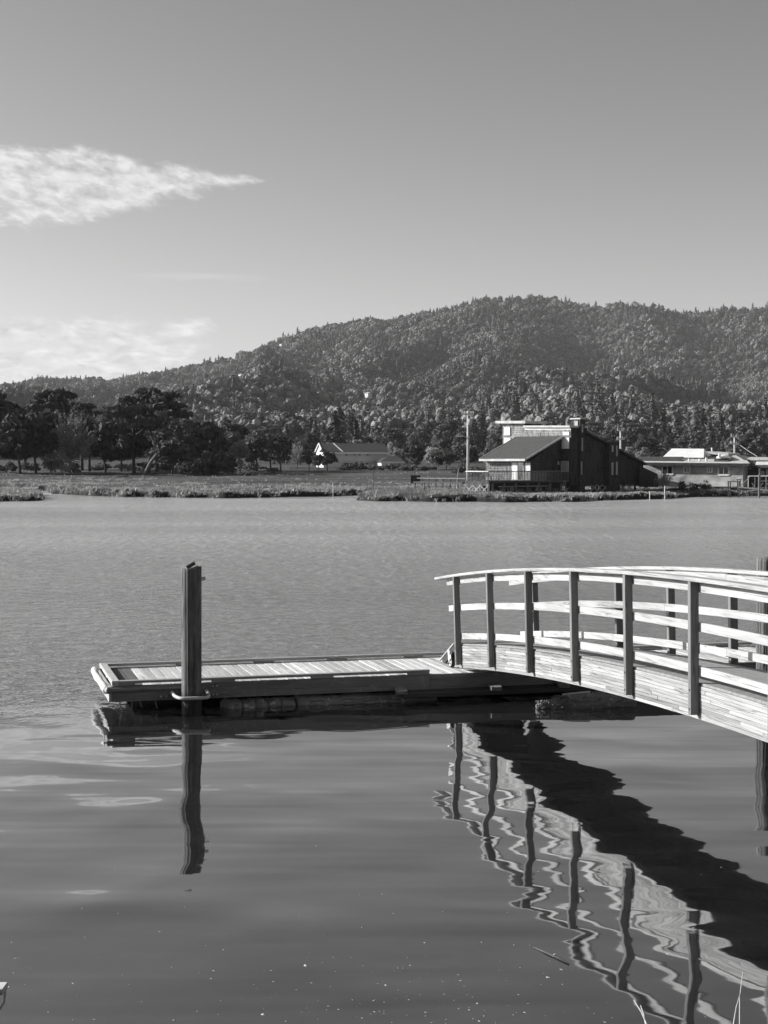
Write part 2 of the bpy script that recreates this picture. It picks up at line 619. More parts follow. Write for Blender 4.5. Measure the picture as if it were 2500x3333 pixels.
def water_mat():
    m, q, b = pmat('pond_water')
    t = q.new('ShaderNodeTexCoord')
    p = t.outputs['Object']
    xyz = q.sep(p)
    wob = q.noise(q.mapping(p, (0.10, 0.22, 1)), 1.0, 3.0, 0.5)
    dep = q.math('ADD', q.math('SUBTRACT', xyz[1], q.math('MULTIPLY', xyz[0], 0.42)), q.math('MULTIPLY', q.math('SUBTRACT', wob, 0.5), 7.0))
    wind = q.sstep(dep, 23.0, 30.0)
    gust = q.noise(q.mapping(p, (0.012, 0.05, 1)), 1.0, 3.0, 0.5)
    windg = q.math('MULTIPLY', wind, q.lin(gust, 0.3, 0.7, 0.75, 1.2))
    # slow swell that bends the reflections in the calm water
    s1 = q.noise(q.mapping(p, (0.52, 0.74, 1), rot=(0, 0, 0.35)), 1.0, 0.5, 0.35, 0.5)
    s2 = q.noise(q.mapping(p, (0.35, 2.1, 1), rot=(0, 0, -0.12)), 1.0, 1.0, 0.4, 0.3)
    # wind ripples
    r1 = q.noise(q.mapping(p, (2.4, 1.8, 1), rot=(0, 0, 0.1)), 1.0, 3.0, 0.6, 0.4)
    r2 = q.noise(q.mapping(p, (4.5, 7.5, 1), rot=(0, 0, -0.3)), 1.0, 3.0, 0.6, 0.3)
    pat = q.lin(q.noise(q.mapping(p, (0.33, 0.30, 1)), 1.0, 2.0, 0.5), 0.32, 0.68, 0.35, 1.5)
    s3 = q.noise(q.mapping(p, (2.6, 2.2, 1), rot=(0, 0, 0.5)), 1.0, 2.0, 0.5, 0.2)
    s1 = q.math('ADD', q.math('MULTIPLY', s1, pat), q.math('MULTIPLY', s3, 0.035))
    h = q.math('ADD', q.math('MULTIPLY', s1, 0.030), q.math('MULTIPLY', s2, 0.0045))
    rp = q.math('ADD', q.math('MULTIPLY', r1, 0.19), q.math('MULTIPLY', r2, 0.028))
    r0 = q.noise(q.mapping(p, (2.0, 0.62, 1), rot=(0, 0, 0.04)), 1.0, 2.0, 0.5, 0.2)
    r00 = q.noise(q.mapping(p, (1.2, 0.25, 1), rot=(0, 0, -0.03)), 1.0, 2.0, 0.5, 0.2)
    rp = q.math('ADD', rp, q.math('MULTIPLY', r0, q.sstep(xyz[1], 28.0, 70.0, 0.0, 0.62)))
    rp = q.math('ADD', rp, q.math('MULTIPLY', r00, q.sstep(xyz[1], 60.0, 140.0, 0.0, 1.7)))
    h = q.math('ADD', h, q.math('MULTIPLY', rp, windg))
    bp = q.new('ShaderNodeBump')
    bp.inputs['Strength'].default_value = 1.0
    bp.inputs['Distance'].default_value = 1.0
    q.l.new(h, bp.inputs['Height'])
    q.l.new(bp.outputs[0], b.inputs['Normal'])
    film = q.noise(q.mapping(p, (0.9, 2.2, 1)), 1.0, 6.0, 0.65, 1.2)
    base = q.math('ADD', q.lin(film, 0.45, 0.75, 0.018, 0.034), q.math('MULTIPLY', wind, 0.03))
    setgrey(q, b, base)
    far = q.sstep(xyz[1], 25.0, 90.0)
    rg = q.math('ADD', 0.03, q.math('MULTIPLY', windg, q.lin(far, 0, 1, 0.09, 0.10)))
    fre = q.new('ShaderNodeFresnel')
    fre.inputs['IOR'].default_value = 1.333
    q.l.new(bp.outputs[0], fre.inputs['Normal'])
    fac = q.math('POWER', fre.outputs[0], 0.48)
    gl = q.new('ShaderNodeBsdfGlossy')
    gl.inputs['Color'].default_value = (0.92, 0.92, 0.92, 1)
    q.put(gl.inputs['Roughness'], rg)
    q.l.new(bp.outputs[0], gl.inputs['Normal'])
    b.inputs['Specular IOR Level'].default_value = 0.0
    b.inputs['Roughness'].default_value = 1.0
    mx = q.new('ShaderNodeMixShader')
    q.put(mx.inputs[0], fac)
    q.l.new(b.outputs[0], mx.inputs[1])
    q.l.new(gl.outputs[0], mx.inputs[2])
    df = q.new('ShaderNodeBsdfDiffuse')
    cc = q.new('ShaderNodeCombineColor')
    for i in range(3):
        q.put(cc.inputs[i], q.math('MULTIPLY', windg, q.lin(far, 0, 1, 0.095, 0.20)))  # pale diffuse added with distance, standing in for brighter sky reflection
    q.l.new(cc.outputs[0], df.inputs[0])
    ad = q.new('ShaderNodeAddShader')
    q.l.new(mx.outputs[0], ad.inputs[0])
    q.l.new(df.outputs[0], ad.inputs[1])
    q.l.new(ad.outputs[0], q.n['Material Output'].inputs[0])
    return m


M['water'] = water_mat()

# ================================================================== THE SETTING
# ---- shoreline in plan (photo pixels dropped onto the water plane)
LAND = [(-1400, 1590), (-100, 1590), (30, 1592), (60, 1594), (100, 1598), (145, 1598), (158, 1603), (172, 1607), (211, 1610), (301, 1614), (360, 1616), (422, 1618), (450, 1617),
        (490, 1620), (540, 1618), (600, 1621), (660, 1620), (721, 1622), (850, 1620), (950, 1617), (1077, 1616), (1180, 1612), (1235, 1607), (1215, 1616), (1165, 1629), (1230, 1632), (1300, 1631), (1420, 1634),
        (1550, 1633), (1650, 1635), (1750, 1633), (1860, 1634), (1960, 1629), (2040, 1627), (2110, 1625), (2170, 1625), (2213, 1620), (2277, 1618), (2367, 1615), (2500, 1615), (3900, 1612)]
ISLET = [(-1400, 1636), (-100, 1634), (0, 1632), (60, 1632), (120, 1630), (150, 1624), (130, 1612), (60, 1607), (-50, 1606), (-1400, 1604)]
land_xy = [(onz(x, y).x, onz(x, y).y) for x, y in LAND]
land_xy += [(land_xy[-1][0] + 200, 900), (land_xy[0][0] - 200, 900)]
isl_xy = [(onz(x, y).x, onz(x, y).y) for x, y in ISLET]


def poly_sd(X, Y, poly):
    """signed distance (inside positive)"""
    P = np.array(poly)
    d = np.full(X.shape, 1e9)
    ins = np.zeros(X.shape, bool)
    n = len(P)
    for i in range(n):
        a = P[i]
        c = P[(i + 1) % n]
        ex, ey = c - a
        t = np.clip(((X - a[0]) * ex + (Y - a[1]) * ey) / (ex * ex + ey * ey), 0, 1)
        d = np.minimum(d, np.hypot(X - a[0] - t * ex, Y - a[1] - t * ey))
        cond = ((a[1] > Y) != (c[1] > Y))
        with np.errstate(divide='ignore', invalid='ignore'):
            xs = a[0] + (Y - a[1]) / (ey if abs(ey) > 1e-9 else 1e-9) * ex
        ins ^= cond & (X < xs)
    return np.where(ins, d, -d)


def smooth01(x):
    x = np.clip(x, 0, 1)
    return x * x * (3 - 2 * x)


HY = [0, 150, 215, 255, 295, 350, 420, 520, 900]
HZ = [0.48, 0.48, 0.68, 1.1, 1.75, 2.3, 2.9, 3.2, 3.6]


def ground_z(X, Y):
    X = np.asarray(X, float)
    Y = np.asarray(Y, float)
    wig = (vnoise(X * 0.7, Y * 0.35, 5) - 0.5) * 1.0 + (vnoise(X * 2.1, Y * 0.9, 8) - 0.5) * 0.5
    d = np.maximum(poly_sd(X, Y, land_xy), poly_sd(X, Y, isl_xy)) + wig
    top = np.interp(Y, HY, HZ) + (fbm(X * 0.12, Y * 0.08, 2) - 0.45) * 0.35 + (vnoise(X * 0.9, Y * 0.5, 4) - 0.5) * (0.12 + 0.30 * np.exp(-np.clip(d, 0, 99) / 4.0))
    return np.where(d > 0, -0.25 + (top + 0.25) * smooth01(d / 0.9 + 0.15), np.maximum(-1.5, -0.25 + d * 0.5))


# ---- hill
PROF = np.array([(-900, 1270), (-300, 1262), (0, 1245), (60, 1240), (120, 1230), (230, 1224), (330, 1222), (350, 1236), (430, 1216), (520, 1206), (640, 1182), (780, 1152), (870, 1112), (950, 1086), (1060, 1056),
                 (1150, 1032), (1215, 1022), (1250, 1032), (1400, 1010), (1480, 986), (1580, 966), (1660, 964), (1740, 958), (1800, 966), (1900, 986), (1960, 996), (2020, 982), (2100, 980), (2180, 996),
                 (2240, 1009), (2300, 1002), (2400, 1000), (2500, 986), (2700, 960), (3400, 1000)], float)
Y0H = 520.0


def ridge_D(u):
    return 3150 + 700 * fbm(u * 9 + 3, u * 0 + 1.5, 21, 3) + np.where(u < -0.1, (-0.1 - u) * 2500, 0)


def hill_z(X, Y):
    X = np.asarray(X, float)
    Y = np.asarray(Y, float)
    u = X / Y
    e = (HOR - np.interp(u * F + CX, PROF[:, 0], PROF[:, 1]) - 20) / F
    D = ridge_D(u)
    t = (Y - Y0H) / (D - Y0H)
    tc_ = np.clip(t, 0, 1)
    e0 = (3.2 - H) / Y0H
    z = H + Y * (e0 + (e - e0) * tc_ ** 1.02)
    a = math.radians(9)
    s = X * math.cos(a) - Y * math.sin(a)
    l = X * math.sin(a) + Y * math.cos(a)
    w = s + 150 * (vnoise(l / 420, s / 640, 41) - 0.5)
    n1 = 1 - 2 * np.abs(vnoise(w / 270, l / 1500, 35) - 0.5)
    n2 = 1 - 2 * np.abs(vnoise(w / 115 + 7, l / 700, 33) - 0.5)
    amp = np.sin(np.pi * np.clip(tc_, 0, 1)) ** 1.15
    z = z + amp * (150 * (n1 - 0.72) + 50 * (n2 - 0.66)) * np.clip(0.35 + tc_ * 2.2, 0, 1)
    z = z + np.clip(tc_ * 8, 0, 1) * (fbm(X / 60, Y / 60, 51, 3) - 0.44) * 9
    zr = H + D * e
    cap = H + Y * (e - 0.0045 * (1 - tc_) ** 0.5)
    z = np.where(t < 1, np.minimum(z, cap - 2.0 * np.log1p(np.exp(-np.clip((cap - z) / 2.0, -40, 40)))), z)
    return np.where(t > 1, np.minimum(z, zr - (Y - D) * 0.35), z)


def fan(name, us, Ys, fz, mat):
    U, YY = np.meshgrid(us, Ys)
    X = U * YY
    Z = fz(X, YY)
    nu, ny = len(us), len(Ys)
    v = np.stack([X.ravel(), YY.ravel(), Z.ravel()], 1)
    i = np.arange(nu * ny).reshape(ny, nu)
    q = np.stack([i[:-1, :-1].ravel(), i[:-1, 1:].ravel(), i[1:, 1:].ravel(), i[1:, :-1].ravel()], 1)
    me = bpy.data.meshes.new(name)
    me.from_pydata(v.tolist(), [], q.tolist())
    me.polygons.foreach_set('use_smooth', [True] * len(me.polygons))
    me.materials.append(mat)
    return link(name, me)


tag(fan('ground', np.linspace(-0.40, 0.40, 420), np.concatenate([np.linspace(138, 182, 150), np.linspace(182.6, 260, 90), np.geomspace(261.5, 530, 80)]), ground_z, M['ground']), kind='structure')
tag(fan('hill', np.linspace(-0.42, 0.42, 330), np.concatenate([np.linspace(519, 4200, 400), np.linspace(4250, 5000, 12)]), lambda X, Y: np.where(Y < 521, 2.9, hill_z(X, Y)), M['hill']), kind='structure')

wm = MB()
wm.v = [(-900, -60, 0), (900, -60, 0), (900, 420, 0), (-900, 420, 0)]
wm.f = [(0, 1, 2, 3)]
tag(wm.build('water', M['water']), kind='structure')

# bed below the water and the near bank under the photographer, both out of frame but real
bedm = MB()
bedm.v = [(-1000, -70, -1.9), (1000, -70, -1.9), (1000, 5050, -1.9), (-1000, 5050, -1.9)]
bedm.f = [(0, 1, 2, 3)]
tag(bedm.build('pond_bed', M['soil']), kind='structure')


def bank():
    xs = np.linspace(-40, 40, 60)
    ys = np.linspace(-45, 9, 40)
    X, Y = np.meshgrid(xs, ys)
    edge_y = 6.2 + 1.2 * np.sin(X * 0.35) * 0.5 + np.clip((X - 3.5) * 0.9, 0, 6)
    Z = np.minimum(2.05, -0.7 + (edge_y - Y) * 0.55) + (vnoise(X, Y, 77) - 0.5) * 0.1
    v = np.stack([X.ravel(), Y.ravel(), Z.ravel()], 1)
    i = np.arange(X.size).reshape(X.shape)
    q = np.stack([i[:-1, :-1].ravel(), i[:-1, 1:].ravel(), i[1:, 1:].ravel(), i[1:, :-1].ravel()], 1)
    me = bpy.data.meshes.new('near_bank')
    me.from_pydata(v.tolist(), [], q.tolist())
    me.polygons.foreach_set('use_smooth', [True] * len(me.polygons))
    me.materials.append(M['ground'])
    tag(link('near_bank', me), kind='structure')


bank()

# ================================================================== DOCK
DA = math.atan(5.47e-5 * F)
ca, sa = math.cos(DA), math.sin(DA)
C0 = Vector((-1.0859 * H, H / 819.6 * F, 0))
dock = thing('floating_dock', 'long low wooden floating dock with raised edge rails and weathered plank deck', 'dock', C0, DA)
DW, DL = 2.14, 11.6
ZT, ZD, ZB = 0.4825, 0.409, 0.177


def dock_t(px, off=0.0):
    """distance along the dock edge (off metres in from the near edge) where a photo column crosses it"""
    kx = (px - CX) / F
    cx, cy = C0.x - sa * off, C0.y + ca * off
    return (kx * cy - cx) / (ca - kx * sa)


pitch = 0.1455
nplk = int(DL / pitch)
for i in range(nplk):
    x = 0.035 + pitch * (i + 0.5)
    dz = R.uniform(-0.003, 0.003)
    mt = M['plankshade'] if i in (1, 2) else M['plank']  # planks beside the end rail darkened to paint in its shadow
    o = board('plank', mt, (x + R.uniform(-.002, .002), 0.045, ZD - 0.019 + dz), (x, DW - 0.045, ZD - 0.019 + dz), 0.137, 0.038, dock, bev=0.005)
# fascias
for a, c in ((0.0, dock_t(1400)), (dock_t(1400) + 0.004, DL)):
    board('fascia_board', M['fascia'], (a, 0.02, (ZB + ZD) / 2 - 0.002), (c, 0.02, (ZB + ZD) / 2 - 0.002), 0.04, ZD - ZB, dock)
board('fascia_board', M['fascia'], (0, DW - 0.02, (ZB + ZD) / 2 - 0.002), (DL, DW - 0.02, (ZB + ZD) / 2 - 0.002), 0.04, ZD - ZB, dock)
board('end_board', M['rail'], (-0.022, 0.0, (ZB + ZD) / 2 - 0.004), (-0.022, DW, (ZB + ZD) / 2 - 0.004), 0.04, ZD - ZB - 0.01, dock)  # left end's sunlight put in as paler timber than the side fascia
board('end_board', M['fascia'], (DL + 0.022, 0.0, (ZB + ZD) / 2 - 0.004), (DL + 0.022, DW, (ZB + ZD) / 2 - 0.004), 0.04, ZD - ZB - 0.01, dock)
# raised edge rails on blocks
RW = 0.115
tn1 = dock_t(1400)
board('edge_rail', M['curb'], (RW + 0.004, RW / 2, ZT - 0.02), (tn1, RW / 2, ZT - 0.02), RW, 0.040, dock, bev=0.006)
fx = [dock_t(p, DW) for p in (570, 886, 1124, 1372, 1700)]
xs = [RW + 0.004] + [dock_t(p, DW) for p in (690, 1090)] + [DL]
for a, c in zip(xs[:-1], xs[1:]):
    board('edge_rail', M['curb'], (a, DW - RW / 2, ZT - 0.02), (c - 0.005, DW - RW / 2, ZT - 0.02), RW, 0.040, dock, bev=0.006)
board('edge_rail', M['rail'], (RW / 2, 0.0, ZT - 0.018), (RW / 2, DW, ZT - 0.018), RW, 0.044, dock, bev=0.006)
hb = ZT - 0.041 - ZD
for a, c in ((382, 437), (687, 765), (1013, 1087), (1330, 1400)):
    board('rail_block', M['curb'], (dock_t(a), RW / 2, ZD + hb / 2 + .001), (dock_t(c) - 0.004, RW / 2, ZD + hb / 2 + .001), RW - 0.008, hb - 0.002, dock)
for a, c in ((568, 640), (820, 886), (1061, 1124), (1311, 1372), (1570, 1635), (1830, 1900), (2080, 2150), (2330, 2400)):
    board('rail_block', M['curb'], (dock_t(a, DW), DW - RW / 2, ZD + hb / 2 + .001), (dock_t(c, DW), DW - RW / 2, ZD + hb / 2 + .001), RW - 0.008, hb - 0.002, dock)
for a, c in ((0.02, 0.16), (0.85, 1.05), (1.96, 2.12)):
    board('rail_block', M['rail'], (RW / 2, a, ZD + hb / 2), (RW / 2, c, ZD + hb / 2), RW - 0.01, hb - 0.002, dock)
# rub bumper of worn hose round the outer corner
bp_pts = [(-0.075, DW + 0.05, ZD - 0.035), (-0.10, DW * 0.75, ZD - 0.045), (-0.085, DW * 0.4, ZD - 0.05), (-0.085, 0.1, ZD - 0.05), (-0.075, -0.02, ZD - 0.05), (-0.03, -0.055, ZD - 0.05), (0.1, -0.03, ZD - 0.052), (0.6, -0.012, ZD - 0.052), (1.02, -0.01, ZD - 0.052)]


def smooth_pts(p, n=6):
    p = [Vector(q) for q in p]
    out = []
    for i in range(len(p) - 1):
        p0, p1, p2, p3 = p[max(i - 1, 0)], p[i], p[i + 1], p[min(i + 2, len(p) - 1)]
        for j in range(n):
            t = j / n
            out.append(0.5 * ((2 * p1) + (p2 - p0) * t + (2 * p0 - 5 * p1 + 4 * p2 - p3) * t * t + (3 * p1 - p0 - 3 * p2 + p3) * t ** 3))
    out.append(p[-1])
    return out


sp = smooth_pts(bp_pts)
half = 28
MB().tube(sp[:half + 1], [0.052 + 0.006 * math.sin(i * 0.9) for i in range(half + 1)], 12).build('bumper', M['bumper'], dock, True, False)
MB().tube(sp[half:], [0.034] * (len(sp) - half), 10).build('bumper_tail', M['fascia'], dock, True, False)
# hoop and bracket round the piling
PIL = Vector(((622 - CX) / 819 * H, H / 819 * F, 0))
tp = (PIL - C0)
tpx = tp.x * ca + tp.y * sa
tpy = -tp.x * sa + tp.y * ca
zh = 0.262
hp = [(tpx - 0.26, -0.03, zh + 0.03), (tpx - 0.25, tpy + 0.0, zh + 0.012), (tpx - 0.19, tpy - 0.16, zh), (tpx - 0.08, tpy - 0.205, zh), (tpx + 0.12, tpy - 0.205, zh), (tpx + 0.21, tpy - 0.16, zh), (tpx + 0.25, tpy, zh + 0.012), (tpx + 0.255, -0.03, zh + 0.03)]
hoop = MB().tube(smooth_pts(hp, 6), 0.026, 10).build('piling_hoop', M['metal'], dock, True, False)
board('bracket_plate', M['plate'], (tpx - 0.46, -0.006, zh + 0.045), (tpx + 0.44, -0.006, zh + 0.045), 0.010, 0.17, dock, bev=0.002)
for bx_ in (-0.42, -0.34, 0.36, 0.42):
    for bz in (-0.03, 0.1):
        MB().tube([(tpx + bx_, -0.011, zh + bz), (tpx + bx_, -0.024, zh + bz)], 0.014, 6).build('bolt', M['metal'], dock, False, False)
# float logs at the waterline, lower frame
for a, c, yy, r0 in ((735, 964, 0.16, 0.145), (967, 1425, 0.19, 0.155)):
    ta, tb = dock_t(a), dock_t(c)
    n = 26
    pts = [(ta + (tb - ta) * i / n, yy + 0.015 * math.sin(i * 1.3 + a), -0.018 + 0.010 * math.sin(i * .7)) for i in range(n + 1)]
    b_ = MB().tube(pts, [r0 * (1 + 0.05 * math.sin(i * 2.1) + R.uniform(-.03, .03)) for i in range(n + 1)], 16)
    b_.build('float_log', M['log'], dock, True, False)
for yy in (1.0, 1.85):
    n = 20
    MB().tube([(0.4 + (DL - 0.8) * i / n, yy, -0.02) for i in range(n + 1)], [0.16 * R.uniform(.95, 1.05) for i in range(n + 1)], 12).build('float_log', M['dark'], dock, True, False)
for i in range(10):
    x = 0.25 + i * (DL - 0.5) / 9
    board('joist', M['dark'], (x, 0.06, ZB + 0.06), (x, DW - 0.06, ZB + 0.06), 0.045, 0.12, dock)
t0, t1 = dock_t(1300), dock_t(1880)
for yy, zz in ((-0.06, 0.145), (-0.20, 0.125)):
    board('lower_beam', M['dark'], (t0, yy, zz), (t1 + 0.2, yy, zz), 0.10, 0.075, dock)
for a, c in ((1270, 1333), (1575, 1640), (1795, 1860)):
    tt = (dock_t(a) + dock_t(c)) / 2
    board('cross_block', M['fascia'], (tt, 0.0, 0.215), (tt - 0.05, -0.30, 0.185), 0.17, 0.06, dock)
# thin hanging strips under the outer corner
for px, L in ((388, .17), (455, .12), (505, .14)):
    tt = dock_t(px)
    MB().tube([(tt, 0.1, 0.18), (tt + .01, .1, 0.18 - L * .6), (tt + .03, .1, 0.18 - L)], [.012, .009, .006], 6).build('hanging_strip', M['curb'], dock, False, False)


# ---- pilings
def piling(name, label, loc, r, top, tagp=False):
    p = thing(name, label, 'piling', loc, 0)
    n, m = 56, 60
    b = MB()
    zs = [-1.4 + (top + 1.4) * j / m for j in range(m + 1)]
    ph = [R.uniform(0, 6.28) for _ in range(6)]
    for j, z in enumerate(zs):
        for i in range(n):
            a = 2 * math.pi * i / n
            g = 0.010 * math.sin(9 * a + ph[0] + 0.25 * math.sin(z * 2)) * math.sin(5 * a + ph[1]) + 0.006 * math.sin(17 * a + ph[2] + 0.3 * z)
            g += 0.004 * math.sin(31 * a + ph[3] + 0.5 * z) + 0.008 * (vnoise(a * 4, z * 1.4, 3) - 0.5)
            rr = r * (1.0 - 0.004 * z) + g
            zz = z
            if j == m:
                zz = z + 0.012 * math.sin(a + 1.0) + 0.008 * math.sin(7 * a)
            b.v.append((rr * math.cos(a), rr * math.sin(a), zz))
    for j in range(m):
        for i in range(n):
            i2 = (i + 1) % n
            b.f.append((j * n + i, j * n + i2, (j + 1) * n + i2, (j + 1) * n + i))
    c = len(b.v)
    b.v.append((0, 0, top - 0.01))
    for i in range(n):
        b.f.append((m * n + i, m * n + (i + 1) % n, c))
    b.build('shaft', M['pile'], p, True, False)
    return p


p1 = piling('mooring_piling', 'round weathered timber piling standing in the steel hoop of the dock', PIL, 0.147, 2.165)
board('top_wedge', M['dark'], (-0.07, 0, 2.165), (0.05, 0.02, 2.235), 0.09, 0.05, p1)
board('tag_plate', M['metal'], (0.13, -0.02, 2.0), (0.21, -0.02, 2.005), 0.008, 0.055, p1, bev=0.001)
Z2 = H / 769 * F
P2 = Vector(((2468 - CX) / F * Z2 + 0.16, Z2, 0))
piling('mooring_piling', 'round split-grained piling behind the far handrail of the arched footbridge', P2, 0.158, H * (1 - (1815 - HOR) / 769.0))

# ---- barnacled log afloat beside the lower frame
lg0, lg1 = onz(1745, 2302, 0.02), onz(2060, 2292, 0.02)
lg = MB()
n = 30
pts = [lg0.lerp(lg1, i / n) + Vector((0, 0, 0.01 + 0.07 * i / n)) for i in range(n + 1)]
lg.tube(pts, [(0.03 + 0.135 * min(1, i / 11.0)) * (1 + R.uniform(-.05, .05)) for i in range(n + 1)], 16)
lgo = thing('drift_log', 'barnacle-crusted log lying half sunk under the arched footbridge', 'log', (lg0.x, lg0.y, 0))
lg.build('trunk', M['log'], lgo, True)
bn = MB()
for i in range(420):
    t = R.random() ** 0.9
    c = lg0.lerp(lg1, t) + Vector((0, 0, 0.01 + .07 * t))
    an = R.uniform(-0.3, 2.0)
    rr = 0.15 if t > .15 else 0.09
    p = c + Vector((0, -math.cos(an) * rr, math.sin(an) * rr * .9))
    s_ = R.uniform(.008, .022)
    bn.box(p, (s_ * 1.3, s_, s_ * 1.2), Matrix.Rotation(R.uniform(0, 3), 3, 'X') @ Matrix.Rotation(R.uniform(0, 3), 3, 'Z'))
tag(bn.build('barnacle_crust', M['log'], lgo), kind='stuff')
q0, q1 = lg0.lerp(lg1, .27) + Vector((0, -.02, .185)), lg0.lerp(lg1, .55) + Vector((0, -.02, .215))
MB().beam(q0, q1, 0.05, 0.02).build('pale_strip', M['white'], lgo)

# ================================================================== ARCHED FOOTBRIDGE (gangway)
a_, b_, c_, d_ = 0.2950, 0.1121, 0.001323, -0.0000918
U = Vector((b_ * H, d_ * F * H, 0))
SP = U.length
Bo = Vector((a_ * H, c_ * F * H, 0))
bridge = thing('footbridge', 'arched timber footbridge with three-rail sides running onto the floating dock', 'footbridge', Bo, math.atan2(U.y, U.x))
hcap = np.polyfit(np.arange(6) * SP, [1.889, 2.060, 2.214, 2.335, 2.422, 2.469], 2)


def hc(x):
    return float(np.polyval(hcap, x))


def slope(x):
    return float(np.polyval(np.polyder(hcap), x))


def sweep(name, mat, x0, x1, y0, y1, o0, o1, parent=None, seg=0.22, bev=0.005, cap0=0.0):
    """curved board that follows the arch between x0 and x1; o0/o1 bottom and top relative to the handrail line"""
    n = max(2, int((x1 - x0) / seg))
    b = MB()
    prof = [(y0, o0 + bev), (y0 + bev, o0), (y1 - bev, o0), (y1, o0 + bev), (y1, o1 - bev), (y1 - bev, o1), (y0 + bev, o1), (y0, o1 - bev)]
    xm = (x0 + x1) / 2
    zm = hc(xm) + (o0 + o1) / 2
    for i in range(n + 1):
        x = x0 + (x1 - x0) * i / n
        sl = slope(x)
        for y, o in prof:
            b.v.append((x - o * sl - xm, y, hc(x) + o - zm))
    m = len(prof)
    for i in range(n):
        for j in range(m):
            j2 = (j + 1) % m
            b.f.append((i * m + j, i * m + j2, (i + 1) * m + j2, (i + 1) * m + j))
    b.f.append(tuple(range(m)))
    b.f.append(tuple(n * m + j for j in reversed(range(m))))
    me = b.mesh(name, mat)
    par = parent or bridge
    offp = Vector((0, 0, 0)) if par is bridge else Vector(par.location)
    return link(name, me, par, Matrix.Translation(Vector((xm, 0, zm)) - offp))


XE = 9.6 * SP
PW = 0.095          # post depth across the bridge
FARY = 0.356 * H    # outer face of the near posts to outer-left face of the far posts
GT, GBm = -1.09, -1.44
YG0, YG1 = PW + 0.003, PW + 0.13
FG1, FG0 = FARY - 0.003, FARY - 0.13
# girders: dark core with the laminations standing just proud of it
gx0 = -0.06 * SP
core = sweep('girder', M['core'], gx0 + 0.01, XE, YG0 + 0.012, YG1, GBm + 0.006, GT - 0.004)
core['label'] = 'near girder of bleached glued laminations'
lam_t = (GT - GBm) / 9
for L in range(9):
    x = gx0
    first = True
    while x < XE:
        ln = R.uniform(0.55, 2.6) if L < 8 else R.uniform(1.5, 3.5)
        x2 = min(XE, x + ln)
        if XE - x2 < 0.4:
            x2 = XE
        pr = R.uniform(-0.003, 0.003)
        sweep('lamination', M['lam'], x + 0.0012, x2 - 0.0012, YG0 + pr, YG0 + 0.03, GBm + L * lam_t + 0.0012, GBm + (L + 1) * lam_t - 0.0012, core, seg=0.35, bev=0.0025)
        x = x2
sweep('girder', M['core'], gx0, XE, FG0, FG1, GBm, GT)
# deck panels
xs = [gx0 + 0.02]
while xs[-1] < XE:
    xs.append(xs[-1] + SP * 0.5)
for x0, x1 in zip(xs[:-1], xs[1:]):
    sweep('deck_panel', M['deck'], x0 + 0.004, x1 - 0.004, YG0 + 0.012, FG1 - 0.012, GT + 0.002 + R.uniform(0, .002), GT + 0.030, seg=0.3, bev=0.003)
for i in range(12):
    x = gx0 + 0.3 + i * (XE - 0.6) / 11
    zz = hc(x) + GT - 0.08
    board('cross_joist', M['dark'], (x, YG1, zz), (x, FG0, zz), 0.045, 0.15, bridge)
# posts
for i in range(-0, 9):
    for side in (0, 1):
        x = i * SP + 0.033
        y = PW / 2 if side == 0 else FARY + PW / 2
        sl = slope(x)
        lean = 1.0
        ztop = hc(x) - 0.002
        zbot = hc(x) + GBm + 0.052 + R.uniform(-.008, .008)
        L = ztop - zbot
        o = board('post', M['post'], (x + sl * L * lean, y, zbot), (x, y, ztop), PW, 0.068, bridge, up=(1, 0, 0), bev=0.004)
        # bolt heads through the girder
        for zz in (0.06, 0.26):
            bx2 = x + sl * (L - zz)
            yy = -0.001 if side == 0 else FARY + PW
            if side == 0:
                me = MB().tube([(0, 0, 0), (0, -0.008, 0)], 0.012, 6).mesh('bolt', M['plate'])
                ob = link('bolt', me, o)
                ob.matrix_local = o.matrix_basis.inverted() @ Matrix.Translation((bx2, yy, zbot + zz))
# rails: (offset bottom, offset top, start, splits in bays)
for side in (0, 1):
    if side == 0:
        ry0, ry1 = PW + 0.002, PW + 0.040
        cy0, cy1 = -0.004, PW + 0.052
    else:
        ry0, ry1 = FARY - 0.040, FARY - 0.002
        cy0, cy1 = FARY - 0.052, FARY + PW + 0.004
    ends = {0: ((-0.60, 2.98, XE / SP), (-0.39, 1.0, 3.02, 5.02, 7.02, XE / SP), (-0.34, 2.02, 4.03, 6.02, 8.02, XE / SP), (-0.10, 2.02, 3.03, 5.02, 7.02, XE / SP)),
            1: ((-0.60, 3.9, XE / SP), (-0.57, 2.02, 4.02, 6.02, 8.0, XE / SP), (-0.34, 1.02, 3.02, 5.02, 7.02, XE / SP), (-0.29, 2.02, 4.02, 6.02, 8.0, XE / SP))}[side]
    for kind, es, o0, o1 in (('handrail', ends[0], 0.0, 0.043), ('upper_rail', ends[1], -0.118, -0.018), ('middle_rail', ends[2], -0.53, -0.435), ('lower_rail', ends[3], -0.98, -0.885)):
        for e0, e1 in zip(es[:-1], es[1:]):
            dz = R.uniform(-0.008, 0.008) if kind != 'handrail' else 0
            if kind == 'handrail':
                sweep(kind, M['rail'], e0 * SP + .001, e1 * SP - 0.001, cy0, cy1, o0, o1, bev=0.006)
            else:
                sweep(kind, M['rail'], e0 * SP + .003, e1 * SP - 0.003, ry0, ry1, o0 + dz, o1 + dz, bev=0.004)
